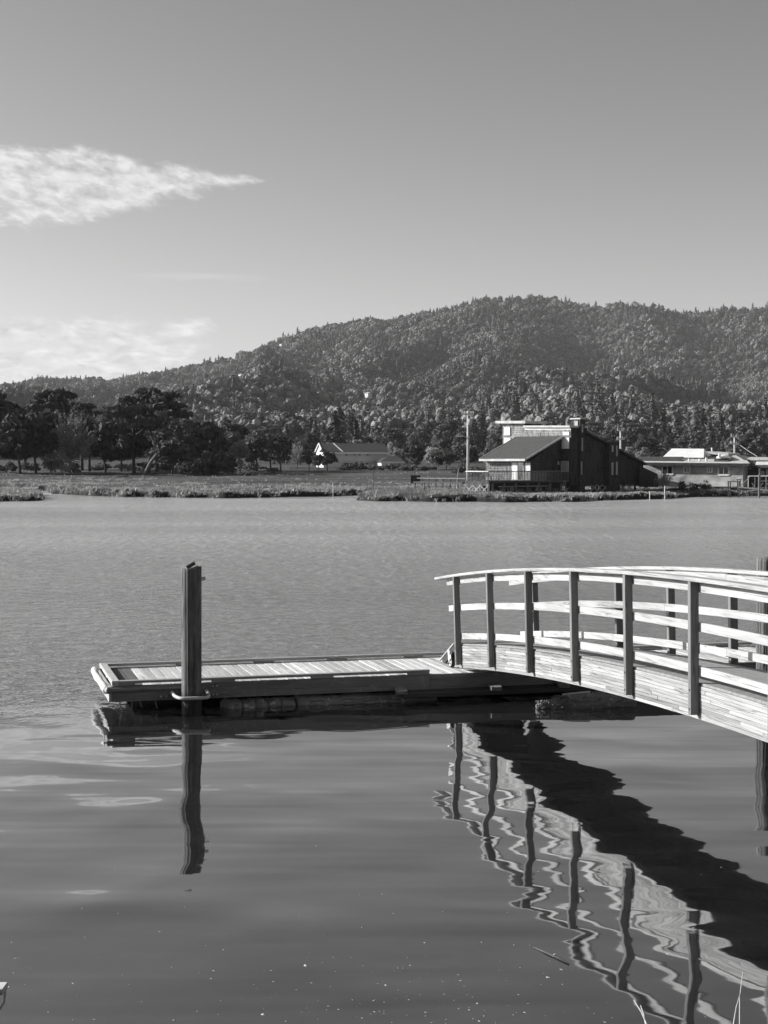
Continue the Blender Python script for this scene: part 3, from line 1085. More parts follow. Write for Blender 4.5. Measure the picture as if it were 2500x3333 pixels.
# hinged ramp plate onto the dock
xr1, zr1 = gx0 - 0.01, hc(gx0) + GT + 0.02
xr0, zr0 = gx0 - 0.86, ZD + 0.014
board('ramp_plate', M['plate'], (xr0, (YG0 + FG1) / 2, zr0), (xr1, (YG0 + FG1) / 2, zr1), FG1 - YG0 - 0.02, 0.016, bridge, bev=0.003)
board('ramp_edge', M['rail'], (xr0 + 0.02, YG0 - 0.03, zr0 + 0.012), (xr1, YG0 - 0.03, zr1 + 0.004), 0.035, 0.022, bridge, bev=0.003)
board('ramp_stringer', M['dark'], (xr0 + 0.16, YG0 - 0.012, zr0 + 0.005), (xr1, YG0 - 0.012, zr1 - 0.075), 0.04, 0.12, bridge)
board('ramp_stringer', M['dark'], (xr0 + 0.16, FG1 - 0.05, zr0 + 0.005), (xr1, FG1 - 0.05, zr1 - 0.075), 0.04, 0.12, bridge)


def wheel(x, y, z, r, w):
    t = MB()
    prof = [(-w / 2, r * .80), (-w / 2 - .002, r * .93), (-w / 4, r), (w / 4, r), (w / 2 + .002, r * .93), (w / 2, r * .80)]
    n = 28
    for i in range(n):
        a = 2 * math.pi * i / n
        for yy, rr in prof:
            t.v.append((math.cos(a) * rr, yy, math.sin(a) * rr))
    m = len(prof)
    for i in range(n):
        for j in range(m):
            j2 = (j + 1) % m
            i2 = (i + 1) % n
            t.f.append((i * m + j, i * m + j2, i2 * m + j2, i2 * m + j))
    wo = link('wheel', t.mesh('wheel', M['rubber']), bridge, Matrix.Translation((x, y, z)))
    h = MB()
    h.tube([(0, -w / 2 - .004, 0), (0, w / 2 + .004, 0)], r * .79, 28)
    h.tube([(0, -w / 2 - .022, 0), (0, w / 2 + .02, 0)], r * .22, 12)
    link('rim', h.mesh('rim', M['metal']), wo)
    s = MB()
    for i in range(5):
        a = 2 * math.pi * i / 5 + .3
        s.tube([(math.cos(a) * r * .5, -w / 2 - .0045, math.sin(a) * r * .5), (math.cos(a) * r * .5, -w / 2 - .010, math.sin(a) * r * .5)], r * .13, 10)
    link('rim_hole', s.mesh('rim_hole', M['rubber']), wo)


for yy in (YG0 - 0.05, FG1 + 0.05):
    wheel(gx0 - 0.085, yy, ZD + 0.112, 0.11, 0.055)
board('wheel_bracket', M['metal'], (gx0 + 0.02, YG0 - 0.095, ZD + 0.20), (gx0 - 0.13, YG0 - 0.095, ZD + 0.14), 0.008, 0.07, bridge, bev=0.001)
MB().tube([(gx0 - 0.11, YG0 - 0.099, ZD + 0.24), (gx0 - 0.11, YG0 - 0.085, ZD + 0.24)], 0.055, 16).build('caster_plate', M['metal'], bridge, False, False)
MB().tube([(gx0 - 0.085, YG0 - 0.06, ZD + 0.112), (gx0 - 0.085, FG1 + 0.06, ZD + 0.112)], 0.014, 8).build('axle', M['plate'], bridge, False, False)
# dark fitting on the inside of the sixth post
MB().box((5 * SP + 0.02, PW + 0.012, hc(5 * SP) - 0.70), (0.05, 0.03, 0.11)).build('latch_box', M['rubber'], bridge, False, False)

# ================================================================== FOREGROUND SMALL THINGS
tc0 = onz(26, 3196, 0.30)
tl = thing('timber_stage', 'pale corner of a timber stage poking in at the bottom left edge', 'timber', (tc0.x - 1.0, tc0.y, 0))
for j in range(3):
    board('plank', M['plank'], (-1.0, -0.07 - j * 0.146, 0.28), (1.0 - 0.03 * j, -0.07 - j * 0.146, 0.28), 0.14, 0.04, tl)
board('side_beam', M['fascia'], (-1.0, -0.38, 0.2), (0.9, -0.38, 0.2), 0.04, 0.12, tl)
for x in (-0.7, 0.6):
    board('leg', M['dark'], (x, -0.2, -1.9), (x, -0.2, 0.258), 0.1, 0.1, tl, up=(0, 1, 0))
MB().tube([(0.99, -0.03, 0.262), (1.0, -0.1, 0.2), (0.93, -0.26, 0.08), (0.86, -0.4, -0.1)], 0.008, 6).build('rope', M['reed'], tl, True, False)


def stems(name, label, specs, base):
    t = thing(name, label, 'reed', base)
    for (ax, ay), (bx3, by), Yd in specs:
        top = at(ax, ay, Yd)
        bot = at(bx3, by, Yd - 0.15)
        dn = (bot - top)
        ext = bot + dn.normalized() * max(0.0, (bot.z + 0.9) / max(0.05, -dn.normalized().z))
        mid = top.lerp(bot, .5) + Vector((R.uniform(-.01, .01), 0, 0))
        MB().tube([top, mid, bot, ext], [.002, .0035, .0045, .005], 6).build('stem', M['reed'], t, True)
    return t


stems('reed_clump', 'pair of dry pale reed stems at the bottom right corner', [((2418, 3163), (2408, 3333), 9.4), ((2412, 3225), (2388, 3333), 9.35)], at(2405, 3500, 9.2) * 1.0)
stems('reed_clump', 'short bent pair of dry reed stems left of the bottom right corner', [((2063, 3255), (2105, 3333), 9.3), ((2085, 3272), (2102, 3333), 9.3)], at(2100, 3500, 9.2))
tw0, tw1 = onz(1736, 3083, 0.004), onz(1852, 3138, 0.004)
tw = thing('floating_twig', 'thin bent twig floating in front of the bridge reflection', 'twig', tw0)
MB().tube([tw0, tw0.lerp(tw1, .35) + Vector((.01, -.02, .006)), tw0.lerp(tw1, .7) + Vector((0, .01, .004)), tw1], [.004, .007, .008, .004], 6).build('stick', M['bark'], tw, True)
tn = tw0.lerp(tw1, .55)
MB().tube([tn, tn + Vector((.03, .02, .012))], [.011, .006], 6).build('knot', M['reed'], tw, True)
# foam flecks drifting on the water: nobody could count them
fo = MB()
for i in range(190):
    if R.random() < 0.55:
        px, py = R.uniform(20, 2480), 3333 - abs(R.gauss(0, 260))
    else:
        px, py = R.gauss(1250, 330), 3333 - abs(R.gauss(0, 130))
    if py < 2450:
        continue
    p = onz(px, py, 0.0)
    s_ = min(0.017, R.lognormvariate(-5.5, 0.5))
    n = 6
    b0 = len(fo.v)
    st_ = R.uniform(1.0, 2.0)
    ra = R.uniform(0, 3)
    for j in range(n):
        a = 2 * math.pi * j / n
        x, y = math.cos(a) * s_ * st_, math.sin(a) * s_ * R.uniform(.7, 1.2)
        fo.v.append((p.x + x * math.cos(ra) - y * math.sin(ra), p.y + x * math.sin(ra) + y * math.cos(ra), 0.0005))
    fo.v.append((p.x, p.y, s_ * .5))
    for j in range(n):
        fo.f.append((b0 + j, b0 + (j + 1) % n, b0 + n))
tag(fo.build('floating_foam', M['foam']), 'tiny pale foam flecks scattered over the dark near water', 'foam', kind='stuff')

# ================================================================== TREES
def quads(cent, size, rng, flat=0.0, up=False, nrm=None, jit=0.55):
    """random leaf-spray quads round the given centres; returns verts, faces"""
    n = len(cent)
    a = rng.normal(size=(n, 3))
    a[:, 2] *= (1 - flat)
    if up:
        a[:, 2] = np.abs(a[:, 2]) + 1.2
    a /= np.linalg.norm(a, axis=1)[:, None] + 1e-9
    b = rng.normal(size=(n, 3))
    b[:, 2] *= (1 - flat)
    b -= a * np.sum(a * b, 1)[:, None]
    b /= np.linalg.norm(b, axis=1)[:, None] + 1e-9
    if nrm is not None:
        c = nrm + rng.normal(size=(n, 3)) * jit
        c /= np.linalg.norm(c, axis=1)[:, None] + 1e-9
        a = np.cross(c, a)
        a /= np.linalg.norm(a, axis=1)[:, None] + 1e-9
        b = np.cross(c, a)
    s = size * rng.uniform(0.6, 1.4, n)[:, None]
    w = 0.45 if up else 0.62
    v = np.stack([cent - a * s - b * s * w * .3, cent - a * s * .1 + b * s * w, cent + a * s, cent + a * s * .1 - b * s * w], 1).reshape(-1, 3)
    f = np.arange(4 * n).reshape(n, 4)
    return v, f


def shell(c, rx, rz, n, rng, low=-0.35):
    d = rng.normal(size=(n * 2, 3))
    d /= np.linalg.norm(d, axis=1)[:, None]
    d = d[d[:, 2] > low][:n]
    r = rng.uniform(0.55, 1.05, len(d))[:, None]
    nn = d / np.array([rx, rx, rz])
    nn /= np.linalg.norm(nn, axis=1)[:, None]
    return np.array(c) + d * r * np.array([rx, rx, rz]), nn


def tree_geo(kind, h, w, seed, dens=1.0):
    """(trunk MB, leaf verts, leaf faces) in local metres, base at the origin; w = crown half width"""
    rng = np.random.default_rng(seed)
    tb = MB()
    pts = []
    lv, lf = [], []

    def add(cent, size, flat=0.0, up=False, nrm=None):
        v, f = quads(cent, size, rng, flat, up, nrm)
        off = sum(len(x) for x in lv)
        lv.append(v)
        lf.append(f + off)
    tr = max(0.10, h * 0.022)
    if kind == 'conifer':
        tb.tube([(0, 0, -0.4), (0, 0, h * .5), (0, 0, h * .97)], [tr * .8, tr * .5, 0.02], 6)
        nl = int(19 * dens)
        for i in range(nl):
            t = (i + 0.5) / nl
            z = h * (0.12 + 0.88 * t)
            rr = w * (1 - t) ** 0.8 * rng.uniform(.75, 1.15) + 0.15
            nb = max(3, int(9 * (1 - t) + 3))
            for j in range(nb):
                an = rng.uniform(0, 6.283)
                m = max(2, int(6 * dens))
                s = rng.uniform(.2, 1.0, m)[:, None]
                c = np.array([math.cos(an), math.sin(an), 0])[None] * rr * s + np.array([0, 0, z]) - np.array([0, 0, 1.0])[None] * s * rr * .35
                c += rng.normal(size=c.shape) * rr * .10
                add(c, h * .034 + .1, .3)
    elif kind == 'feather':
        tb.tube([(0, 0, -0.4), (.1, 0, h * .25), (.05, .1, h * .4)], [tr, tr * .7, tr * .4], 7)
        for i in range(int(46 * dens)):
            an = rng.uniform(0, 6.283)
            ro = math.sqrt(rng.uniform(0, 1)) * w
            top = h * (1.0 - 0.42 * (ro / w) ** 1.6) * rng.uniform(.78, 1.0)
            bx, by = math.cos(an) * ro, math.sin(an) * ro
            b0 = np.array([bx * .35, by * .35, h * rng.uniform(.15, .4)])
            t0_ = np.array([bx * 1.1, by * 1.1, top])
            m = 60
            s = rng.uniform(.15, 1, m)[:, None]
            c = b0 + (t0_ - b0) * s + rng.normal(size=(m, 3)) * np.array([.38, .38, .3]) * (1.15 - s)
            add(c, h * .026, 0, True)
            tb.tube([(0, 0, h * .22), tuple(b0), tuple(b0 + (t0_ - b0) * .8)], [tr * .35, tr * .22, .02], 4, False)
    else:
        # clumps
        cl = []
        if kind == 'cypress':      # layered, flat-topped
            nc = int(46 * dens)
            for i in range(nc):
                t = rng.uniform(0, 1)
                z = h * (0.27 + 0.69 * t)
                rmax = w * (0.55 + 0.75 * t * (1 - t) * 2 + (0.18 if t > .6 else 0)) * (1.0 if t < .86 else .72)
                ro = rmax * math.sqrt(rng.uniform(0.08, 1))
                an = rng.uniform(0, 6.283)
                cl.append((math.cos(an) * ro, math.sin(an) * ro, z - 0.10 * h * (ro / w) ** 2, w * rng.uniform(.22, .36), w * rng.uniform(.09, .15)))
        elif kind == 'bush':
            for i in range(int(16 * dens)):
                an = rng.uniform(0, 6.283)
                ro = w * .75 * math.sqrt(rng.uniform(0, 1))
                z = h * rng.uniform(.12, .74) * (1 - .4 * (ro / w) ** 2)
                cl.append((math.cos(an) * ro, math.sin(an) * ro, z, w * rng.uniform(.25, .42), h * rng.uniform(.16, .28)))
        else:                       # broad
            for i in range(int(38 * dens)):
                d3 = rng.normal(size=3)
                d3 /= np.linalg.norm(d3)
                rr = rng.uniform(.35, .86)
                cl.append((d3[0] * w * rr, d3[1] * w * rr, h * .58 + d3[2] * h * .42 * rr, w * rng.uniform(.22, .36), w * rng.uniform(.18, .30)))
        z0 = 0.05 * h if kind == 'bush' else 0.25 * h
        bend = rng.uniform(-.05, .05, 2) * h
        if kind != 'bush':
            tb.tube([(0, 0, -0.5), (bend[0] * .3, bend[1] * .3, h * .15), (bend[0], bend[1], h * .34), (bend[0] * .8, bend[1], h * .6), (bend[0] * .6, bend[1] * .5, h * .85)], [tr * 1.25, tr, tr * .8, tr * .5, tr * .15], 8)
        for i, (x, y, z, rx, rz) in enumerate(cl):
            n = int(70 * dens)
            c, nn = shell((x, y, z), rx, rz, n, rng)
            add(c, max(0.16, rx * .29) if kind != 'bush' else rx * .26, .45 if kind == 'cypress' else 0.1, False, nn)
            if kind != 'bush' and i % 3 == 0:
                zs_ = max(z0, z - 0.22 * h)
                f_ = min(1.0, zs_ / (h * .34))
                tb.tube([(bend[0] * f_, bend[1] * f_, zs_), (x * .5 + bend[0] * .4, y * .5, (zs_ + z) / 2 + .04 * h), (x, y, z)], [tr * .4, tr * .26, tr * .08], 5, False)
        if kind == 'bush':
            for i in range(5):
                an = rng.uniform(0, 6.283)
                tb.tube([(0, 0, -.2), (math.cos(an) * w * .25, math.sin(an) * w * .25, h * .3), (math.cos(an) * w * .5, math.sin(an) * w * .5, h * .6)], [tr * .5, tr * .35, .02], 5, False)
    return tb, np.concatenate(lv), np.concatenate(lf)


def leaf_mesh(name, v, f, mat):
    me = bpy.data.meshes.new(name)
    me.from_pydata(v if isinstance(v, list) else v.tolist(), [], f if isinstance(f, list) else f.tolist())
    me.materials.append(mat)
    return me


def place_tree(name, label, cat, loc, kind, h, w, seed, leaf, bark, dens=1.0, group=None):
    t = thing(name, label, cat, loc, R.uniform(0, 6.28), group)
    tb, v, f = tree_geo(kind, h, w, seed, dens)
    link('trunk', tb.mesh('trunk', M[bark], True), t)
    link('crown' if kind != 'bush' else 'foliage', leaf_mesh('crown', v, f, M[leaf]), t)
    return t


def gz(X, Y):
    return float(ground_z(np.array([X]), np.array([Y]))[0])


# park trees on the left shore: base px x, depth, top px y, half width px, kind, leaves, label
PARK = [
    ('cypress_tree', -60, 300, 1278, 125, 'cypress', 'leafd', 'dark cypress cut by the left edge of the picture, tallest at that edge'),
    ('cypress_tree', 66, 288, 1345, 105, 'broad', 'leafd', 'near-black round-crowned tree with one bare trunk at the far left'),
    ('cypress_tree', 118, 292, 1372, 80, 'broad', 'leafd', 'dark round tree with paired trunks right of the leftmost bare trunk'),
    ('pine_tree', 172, 345, 1268, 100, 'cypress', 'leafd', 'high spreading pine rising behind the pale feathery tree'),
    ('pine_tree', 82, 350, 1296, 70, 'cypress', 'leaf', 'grey-leaved tree seen over the far left dark crowns'),
    ('willow_tree', 228, 296, 1330, 80, 'feather', 'leafl', 'pale feathery tree with upright shoots among the dark park trees'),
    ('young_tree', 165, 284, 1478, 34, 'broad', 'leaf', 'small thin-stemmed young tree in front of the dark left trees'),
    ('young_tree', 202, 290, 1462, 40, 'bush', 'leafl', 'pale bushy sapling at the foot of the feathery tree'),
    ('cypress_tree', 268, 330, 1300, 62, 'cypress', 'leafd', 'narrow dark tree just right of the high spreading pine'),
    ('cypress_tree', 292, 318, 1322, 70, 'broad', 'leaf', 'grey tree directly right of the feathery tree'),
    ('cypress_tree', 345, 305, 1372, 68, 'broad', 'leafd', 'low dark tree left of the umbrella-shaped cypress'),
    ('cypress_tree', 395, 325, 1380, 62, 'broad', 'leaf', 'grey tree filling the gap under the left side of the umbrella-shaped cypress'),
    ('cypress_tree', 437, 296, 1288, 108, 'cypress', 'leafd', 'umbrella-shaped cypress with layered flat crown and one thick trunk'),
    ('cypress_tree', 512, 312, 1264, 104, 'cypress', 'leafd', 'tallest dark domed cypress of the park grove'),
    ('broadleaf_tree', 485, 300, 1340, 52, 'broad', 'leaf', 'grey lighter crown in front of the tallest domed cypress'),
    ('broadleaf_tree', 590, 298, 1342, 62, 'broad', 'leaf', 'lighter tree crown on the right shoulder of the tallest cypress'),
    ('cypress_tree', 560, 286, 1400, 82, 'broad', 'leafd', 'dark broad tree behind the leaning trunk'),
    ('cypress_tree', 640, 292, 1362, 92, 'broad', 'leafd', 'big dark round tree right of the leaning trunk'),
    ('dark_bush', 705, 282, 1462, 62, 'bush', 'leafd', 'low dark bush drooping to the ground at the right of the big round tree'),
    ('dark_bush', 640, 281, 1470, 66, 'bush', 'leafd', 'dark bush under the big round tree'),
    ('broadleaf_tree', 735, 325, 1364, 78, 'broad', 'leaf', 'medium grey tree between the big dark tree and the pale small tree'),
    ('young_tree', 783, 305, 1432, 40, 'broad', 'leafl', 'pale small tree standing out against dark trees left of the long hall'),
    ('cypress_tree', 838, 320, 1404, 58, 'broad', 'leaf', 'grey tree second from the right end of the park grove'),
    ('cypress_tree', 880, 335, 1384, 42, 'cypress', 'leaf', 'grey-topped tree peeping over the right end of the park grove'),
    ('cypress_tree', 915, 312, 1388, 44, 'broad', 'leafd', 'dark tree at the right end of the park grove'),
    ('broadleaf_tree', 968, 350, 1432, 36, 'feather', 'leafl', 'pale upright tree beside the white gable of the long hall'),
    ('broadleaf_tree', 1006, 335, 1462, 30, 'broad', 'leaf', 'small dark-trunked tree left of the white picket fence'),
    ('young_tree', 1036, 332, 1480, 26, 'broad', 'leafl', 'small pale tree in front of the white gable'),
    ('broadleaf_tree', 1066, 330, 1462, 32, 'broad', 'leafd', 'small dark tree against the lower wall of the long hall'),
    ('conifer_tree', 1352, 345, 1452, 44, 'broad', 'leafd', 'dark tree right of the low hipped annexe'),
    ('broadleaf_tree', 1408, 350, 1452, 40, 'broad', 'leafl', 'pale tree between the annexe and the utility pole'),
    ('broadleaf_tree', 1452, 340, 1462, 46, 'broad', 'leaf', 'round grey tree left of the tall utility pole'),
    ('broadleaf_tree', 1525, 380, 1432, 52, 'broad', 'leaf', 'full grey tree behind the tall utility pole'),
    ('broadleaf_tree', 1600, 330, 1440, 40, 'broad', 'leaf', 'grey tree behind the left end of the shingled house'),
]
for i, (nm, px, Y, ty, hw, kd, lf_, lab) in enumerate(PARK):
    X = (px - CX) / F * Y
    z = gz(X, Y) - 0.05
    h = H + (HOR - ty) / F * Y - z
    place_tree(nm, lab, 'bush' if 'bush' in nm else 'tree', (X, Y, z), kd, h, hw / F * Y * 1.12, 100 + i, lf_, 'barkpale' if lf_ == 'leafl' else 'bark', 1.15 if hw > 60 else 0.8)
# leaning bare-limbed tree
lt0 = at(470, 1540, 284)
lt = thing('leaning_tree', 'pale leaning trunk with bare forked limbs in front of the dark grove', 'tree', (lt0.x, lt0.y, lt0.z))
b_t = MB()
pp = [lt0 + Vector((0, 0, -.4)), at(490, 1505, 284), at(518, 1468, 284), at(560, 1448, 284.5), at(600, 1430, 285), at(628, 1408, 285)]
b_t.tube(pp, [.36, .30, .24, .17, .12, .06], 8)
b_t.tube([at(518, 1468, 284), at(500, 1440, 283.5), at(488, 1418, 283)], [.16, .1, .05], 6)
b_t.tube([at(535, 1460, 284), at(548, 1430, 284), at(572, 1400, 284), at(578, 1380, 284)], [.14, .1, .07, .04], 6)
b_t.build('trunk', M['barkpale'], lt, True)
rng = np.random.default_rng(5)
cs = []
for px, py, rr in ((628, 1405, 2.4), (600, 1425, 2.0), (578, 1382, 2.0), (488, 1415, 1.2), (560, 1440, 1.6)):
    p = at(px, py, 285)
    cs.append(shell((p.x - lt0.x, p.y - lt0.y, p.z - lt0.z), rr, rr * .6, 140, rng)[0])
v, f = quads(np.concatenate(cs), 0.3, rng, .3)
link('crown', leaf_mesh('crown', v, f, M['leafd']), lt)

# front row of the wood at the foot of the hill: one mesh set per kind, copied tree by tree
protos = []
for i in range(4):
    protos.append(('conifer', tree_geo('conifer', 18, 5.0, 300 + i, 1.1)))
for i in range(4):
    protos.append(('broad', tree_geo('broad', 14, 5.6, 320 + i, 1.1)))
pm = []
for kd, (tb, v, f) in protos:
    pm.append((kd, tb.mesh('trunk', M['bark'], True), leaf_mesh('crown', v, f, M['needle'] if kd == 'conifer' else M['leaf'])))
pale = [leaf_mesh('crown', v, f, M['leafl']) for kd, (tb, v, f) in protos[4:6]]
zones = [(900, 1290, 'tall conifer rising behind the long dark-roofed hall', 'leafy tree rising behind the long dark-roofed hall'),
         (1290, 1640, 'tall conifer in the wood left of the shingled house', 'leafy tree in the wood left of the shingled house'),
         (1640, 2000, 'conifer top showing behind the shingled house', 'leafy tree top showing behind the shingled house'),
         (2000, 2300, 'tall conifer behind the white hipped roof', 'leafy tree behind the white hipped roof'),
         (2300, 2640, 'tall conifer behind the wire-stayed pole at the right', 'leafy tree behind the wire-stayed pole at the right')]
ORD = ['first', 'second', 'third', 'fourth', 'fifth', 'sixth', 'seventh', 'eighth', 'ninth', 'tenth', 'eleventh', 'twelfth', 'thirteenth', 'fourteenth', 'fifteenth']
for zi, (x0, x1, lc, lb) in enumerate(zones):
    n = int((x1 - x0) / 27)
    cnt = {True: 0, False: 0}
    for j in range(n):
        px = x0 + (x1 - x0) * (j + R.uniform(.15, .85)) / n
        Y = R.uniform(470, 640)
        X = (px - CX) / F * Y
        z = gz(X, Y) if Y < 520 else float(hill_z(np.array([X]), np.array([Y]))[0])
        con = R.random() < 0.45
        kd, tm, lm = R.choice([q_ for q_ in pm if q_[0] == ('conifer' if con else 'broad')])
        s_ = R.uniform(0.65, 1.15)
        lab = ORD[cnt[con]] + ' from the left: ' + (lc if con else lb)
        cnt[con] += 1
        t = thing('conifer_tree' if con else 'broadleaf_tree', lab, 'tree', (X, Y, z - 0.3), R.uniform(0, 6.28), 'trees of the wood at the foot of the hill')
        t.scale = (s_ * R.uniform(.85, 1.15),) * 2 + (s_,)
        link('trunk', tm, t)
        link('crown', lm, t)
# pale low trees in front of the wood, by the hall
for j, px in enumerate((1040, 1075, 1110, 1160, 1190, 1270, 1290, 2050, 2085, 2095)):
    Y = R.uniform(430, 460)
    X = (px - CX) / F * Y
    hallside = px < 1300
    lab = ORD[j if hallside else j - 7] + ' from the left: ' + ('pale sunlit tree above the roof of the long hall' if hallside else 'pale sunlit sapling right of the small second tower')
    t = thing('pale_tree', lab, 'tree', (X, Y, gz(X, Y) - .2), R.uniform(0, 6), 'pale trees in front of the wood')
    s_ = R.uniform(.36, .5) if hallside else R.uniform(.28, .4)
    t.scale = (s_, s_, s_ * 1.15)
    link('trunk', pm[4][1], t)
    link('crown', pale[j % 2], t)

# ---- houses on the hillside, found by following the line of sight to the slope
HH = [(686, 1255, 11, 'white house lowest and leftmost on the wooded slope'), (632, 1306, 7, 'tiny white gable low on the left slope above the park trees'), (784, 1224, 12, 'pale house high on the left slope above the leftmost white house'),
      (848, 1269, 14, 'white two-part house on the slope right of the leftmost one'), (1007, 1213, 16, 'long pale house half way up the slope, middle of the row'), (1055, 1145, 10, 'small pale house high under the ridge'),
      (1198, 1284, 15, 'bright white house alone on the slope nearest the hall roof'), (972, 1108, 12, 'pale house close under the skyline'), (916, 1123, 10, 'little pale house at the skyline, left of the other')]
clear = []
for px, py, sz, lab in HH:
    r = ray(px, py)
    Ys_ = np.arange(700, 4000, 4.0)
    xs_ = r.x / r.y * Ys_
    zl = H + r.z / r.y * Ys_
    hz = hill_z(xs_, Ys_) + 5.0
    idx = np.argmax(hz >= zl)
    Y = float(Ys_[idx]) if hz[idx] >= zl[idx] else 1600.0
    X = r.x / r.y * Y
    z = float(hill_z(np.array([X]), np.array([Y]))[0])
    clear.append((X, Y, sz))
    hs = thing('hillside_house', lab, 'house', (X, Y, z), R.uniform(-1.1, -.8))
    sz = {7: 9, 10: 14, 11: 18, 12: 17, 14: 22, 15: 26, 16: 26}[sz] * Y / F
    clear[-1] = (X, Y, sz)
    w, dp, ht = sz, sz * .6, sz * .36
    b = MB().box((0, 0, ht / 2 + 1), (w, dp, ht + 3))
    b.build('wall', M['brightpanel'], hs, False, False)
    rf = MB().prism([Vector((-w * .54, -dp * .62, ht + 2.5)), Vector((-w * .54, 0, ht + 2.5 + dp * .25)), Vector((-w * .54, dp * .62, ht + 2.5))], (w * 1.08, 0, 0))
    rf.build('roof', M['trim'], hs, False, False)
    for wx in (-.28, .05, .3):
        MB().box((w * wx, -dp / 2 - .03, ht * .55 + 1.2), (w * .13, .1, ht * .32)).build('window', M['glass'], hs, False, False)

# ---- hillside forest: a mass of crowns, one object
hp_col = bpy.data.collections.new('forest_kinds')
kinds = []


def blob(bmv, bmf, c, rx, rz, rng):
    """lumpy leaf mass"""
    bm = bmesh.new()
    bmesh.ops.create_icosphere(bm, subdivisions=2, radius=1.0)
    off = len(bmv)
    for vv in bm.verts:
        d3 = np.array(vv.co)
        r = 0.80 + rng.uniform(-.2, .12)
        bmv.append((c[0] + d3[0] * rx * r, c[1] + d3[1] * rx * r, c[2] + d3[2] * rz * r))
    for ff in bm.faces:
        bmf.append([off + vv.index for vv in ff.verts])
    bm.free()


for i in range(3):
    rng = np.random.default_rng(500 + i)
    bv, bf = [], []
    h, w = 11.0, 4.9
    blob(bv, bf, (0, 0, h * .5), w * .62, h * .36, rng)
    for j in range(6):
        an = j * 1.05 + rng.uniform(-.3, .3)
        blob(bv, bf, (math.cos(an) * w * .55, math.sin(an) * w * .55, h * rng.uniform(.38, .72)), w * rng.uniform(.34, .5), h * rng.uniform(.16, .24), rng)
    blob(bv, bf, (rng.uniform(-.8, .8), rng.uniform(-.8, .8), h * .8), w * .42, h * .2, rng)
    tb, v, f = tree_geo('broad', h, w, 500 + i, 0.75)
    n0 = len(bv)
    kinds.append(('tree_a%d' % i, bv + v.tolist(), bf + (f + n0).tolist(), 'fleaf'))
for i in range(2):
    rng = np.random.default_rng(520 + i)
    bv, bf = [], []
    h, w = 14.5, 3.6
    for j in range(7):
        t_ = j / 7
        n0 = len(bv)
        zb_, zt_ = h * (.08 + .80 * t_), h * (.08 + .80 * t_) + h * .24
        rr = w * (1 - t_) ** .85 + .25
        for q_ in range(9):
            an = q_ * .698 + j
            r9 = rr * rng.uniform(.7, 1.1)
            bv.append((math.cos(an) * r9 * .9, math.sin(an) * r9 * .9, zb_ - r9 * .25))
        bv.append((0, 0, zt_))
        for q_ in range(9):
            bf.append([n0 + q_, n0 + (q_ + 1) % 9, n0 + 9])
    tb, v, f = tree_geo('conifer', h, w * 1.1, 520 + i, 0.75)
    n0 = len(bv)
    kinds.append(('tree_b%d' % i, bv + v.tolist(), bf + (f + n0).tolist(), 'fneedle'))
for nm, v, f, mt in kinds:
    o = bpy.data.objects.new(nm, leaf_mesh(nm, v, f, M[mt]))
    hp_col.objects.link(o)
N = 50000
us = NR.uniform(-0.34, 0.34, N)
Yt = np.sqrt(NR.uniform(640 ** 2, 4300 ** 2, N))
Xt = us * Yt
Dt = ridge_D(us)
keep = Yt < Dt + 80
for X, Y, sz in clear:
    keep &= ~((np.abs(Xt - X * Yt / Y) < sz * .9) & (Yt > Y - 150) & (Yt < Y + sz * .6))
Xt, Yt = Xt[keep], Yt[keep]
Zt = hill_z(Xt, Yt) - 0.4
me = bpy.data.meshes.new('hillside_forest')
me.from_pydata(np.stack([Xt, Yt, Zt], 1).tolist(), [], [])
stand = fbm(Xt / 130, Yt / 130, 61, 3)
isc = NR.random(len(Xt)) < np.clip((stand - 0.40) * 4.5, 0.18, 0.7)
idx = np.where(isc, 3 + NR.integers(0, 2, len(Xt)), NR.integers(0, 3, len(Xt))).astype(np.int32)
scl = NR.uniform(0.68, 1.5, len(Xt)) ** 1.15 * np.where(isc, NR.uniform(.55, 1.08, len(Xt)), 1.0) * (0.6 + 0.75 * vnoise(Xt / 70, Yt / 70, 9))
for nm, typ, arr in (('idx', 'INT', idx), ('scl', 'FLOAT', scl.astype(np.float32)), ('rot', 'FLOAT', NR.uniform(0, 6.28, len(Xt)).astype(np.float32))):
    at_ = me.attributes.new(nm, typ, 'POINT')
    at_.data.foreach_set('value', arr)
forest = link('hillside_forest', me)
tag(forest, 'dense mixed wood covering the whole hillside up to the skyline', 'forest', kind='stuff')
ng = bpy.data.node_groups.new('forest_scatter', 'GeometryNodeTree')
ng.interface.new_socket('Geometry', in_out='INPUT', socket_type='NodeSocketGeometry')
ng.interface.new_socket('Geometry', in_out='OUTPUT', socket_type='NodeSocketGeometry')
gi = ng.nodes.new('NodeGroupInput')
go = ng.nodes.new('NodeGroupOutput')
ci = ng.nodes.new('GeometryNodeCollectionInfo')
ci.inputs['Collection'].default_value = hp_col
ci.inputs['Separate Children'].default_value = True
ci.inputs['Reset Children'].default_value = True
ip = ng.nodes.new('GeometryNodeInstanceOnPoints')
ip.inputs['Pick Instance'].default_value = True


def named(nm, typ):
    n = ng.nodes.new('GeometryNodeInputNamedAttribute')
    n.data_type = typ
    n.inputs[0].default_value = nm
    return n.outputs[0]


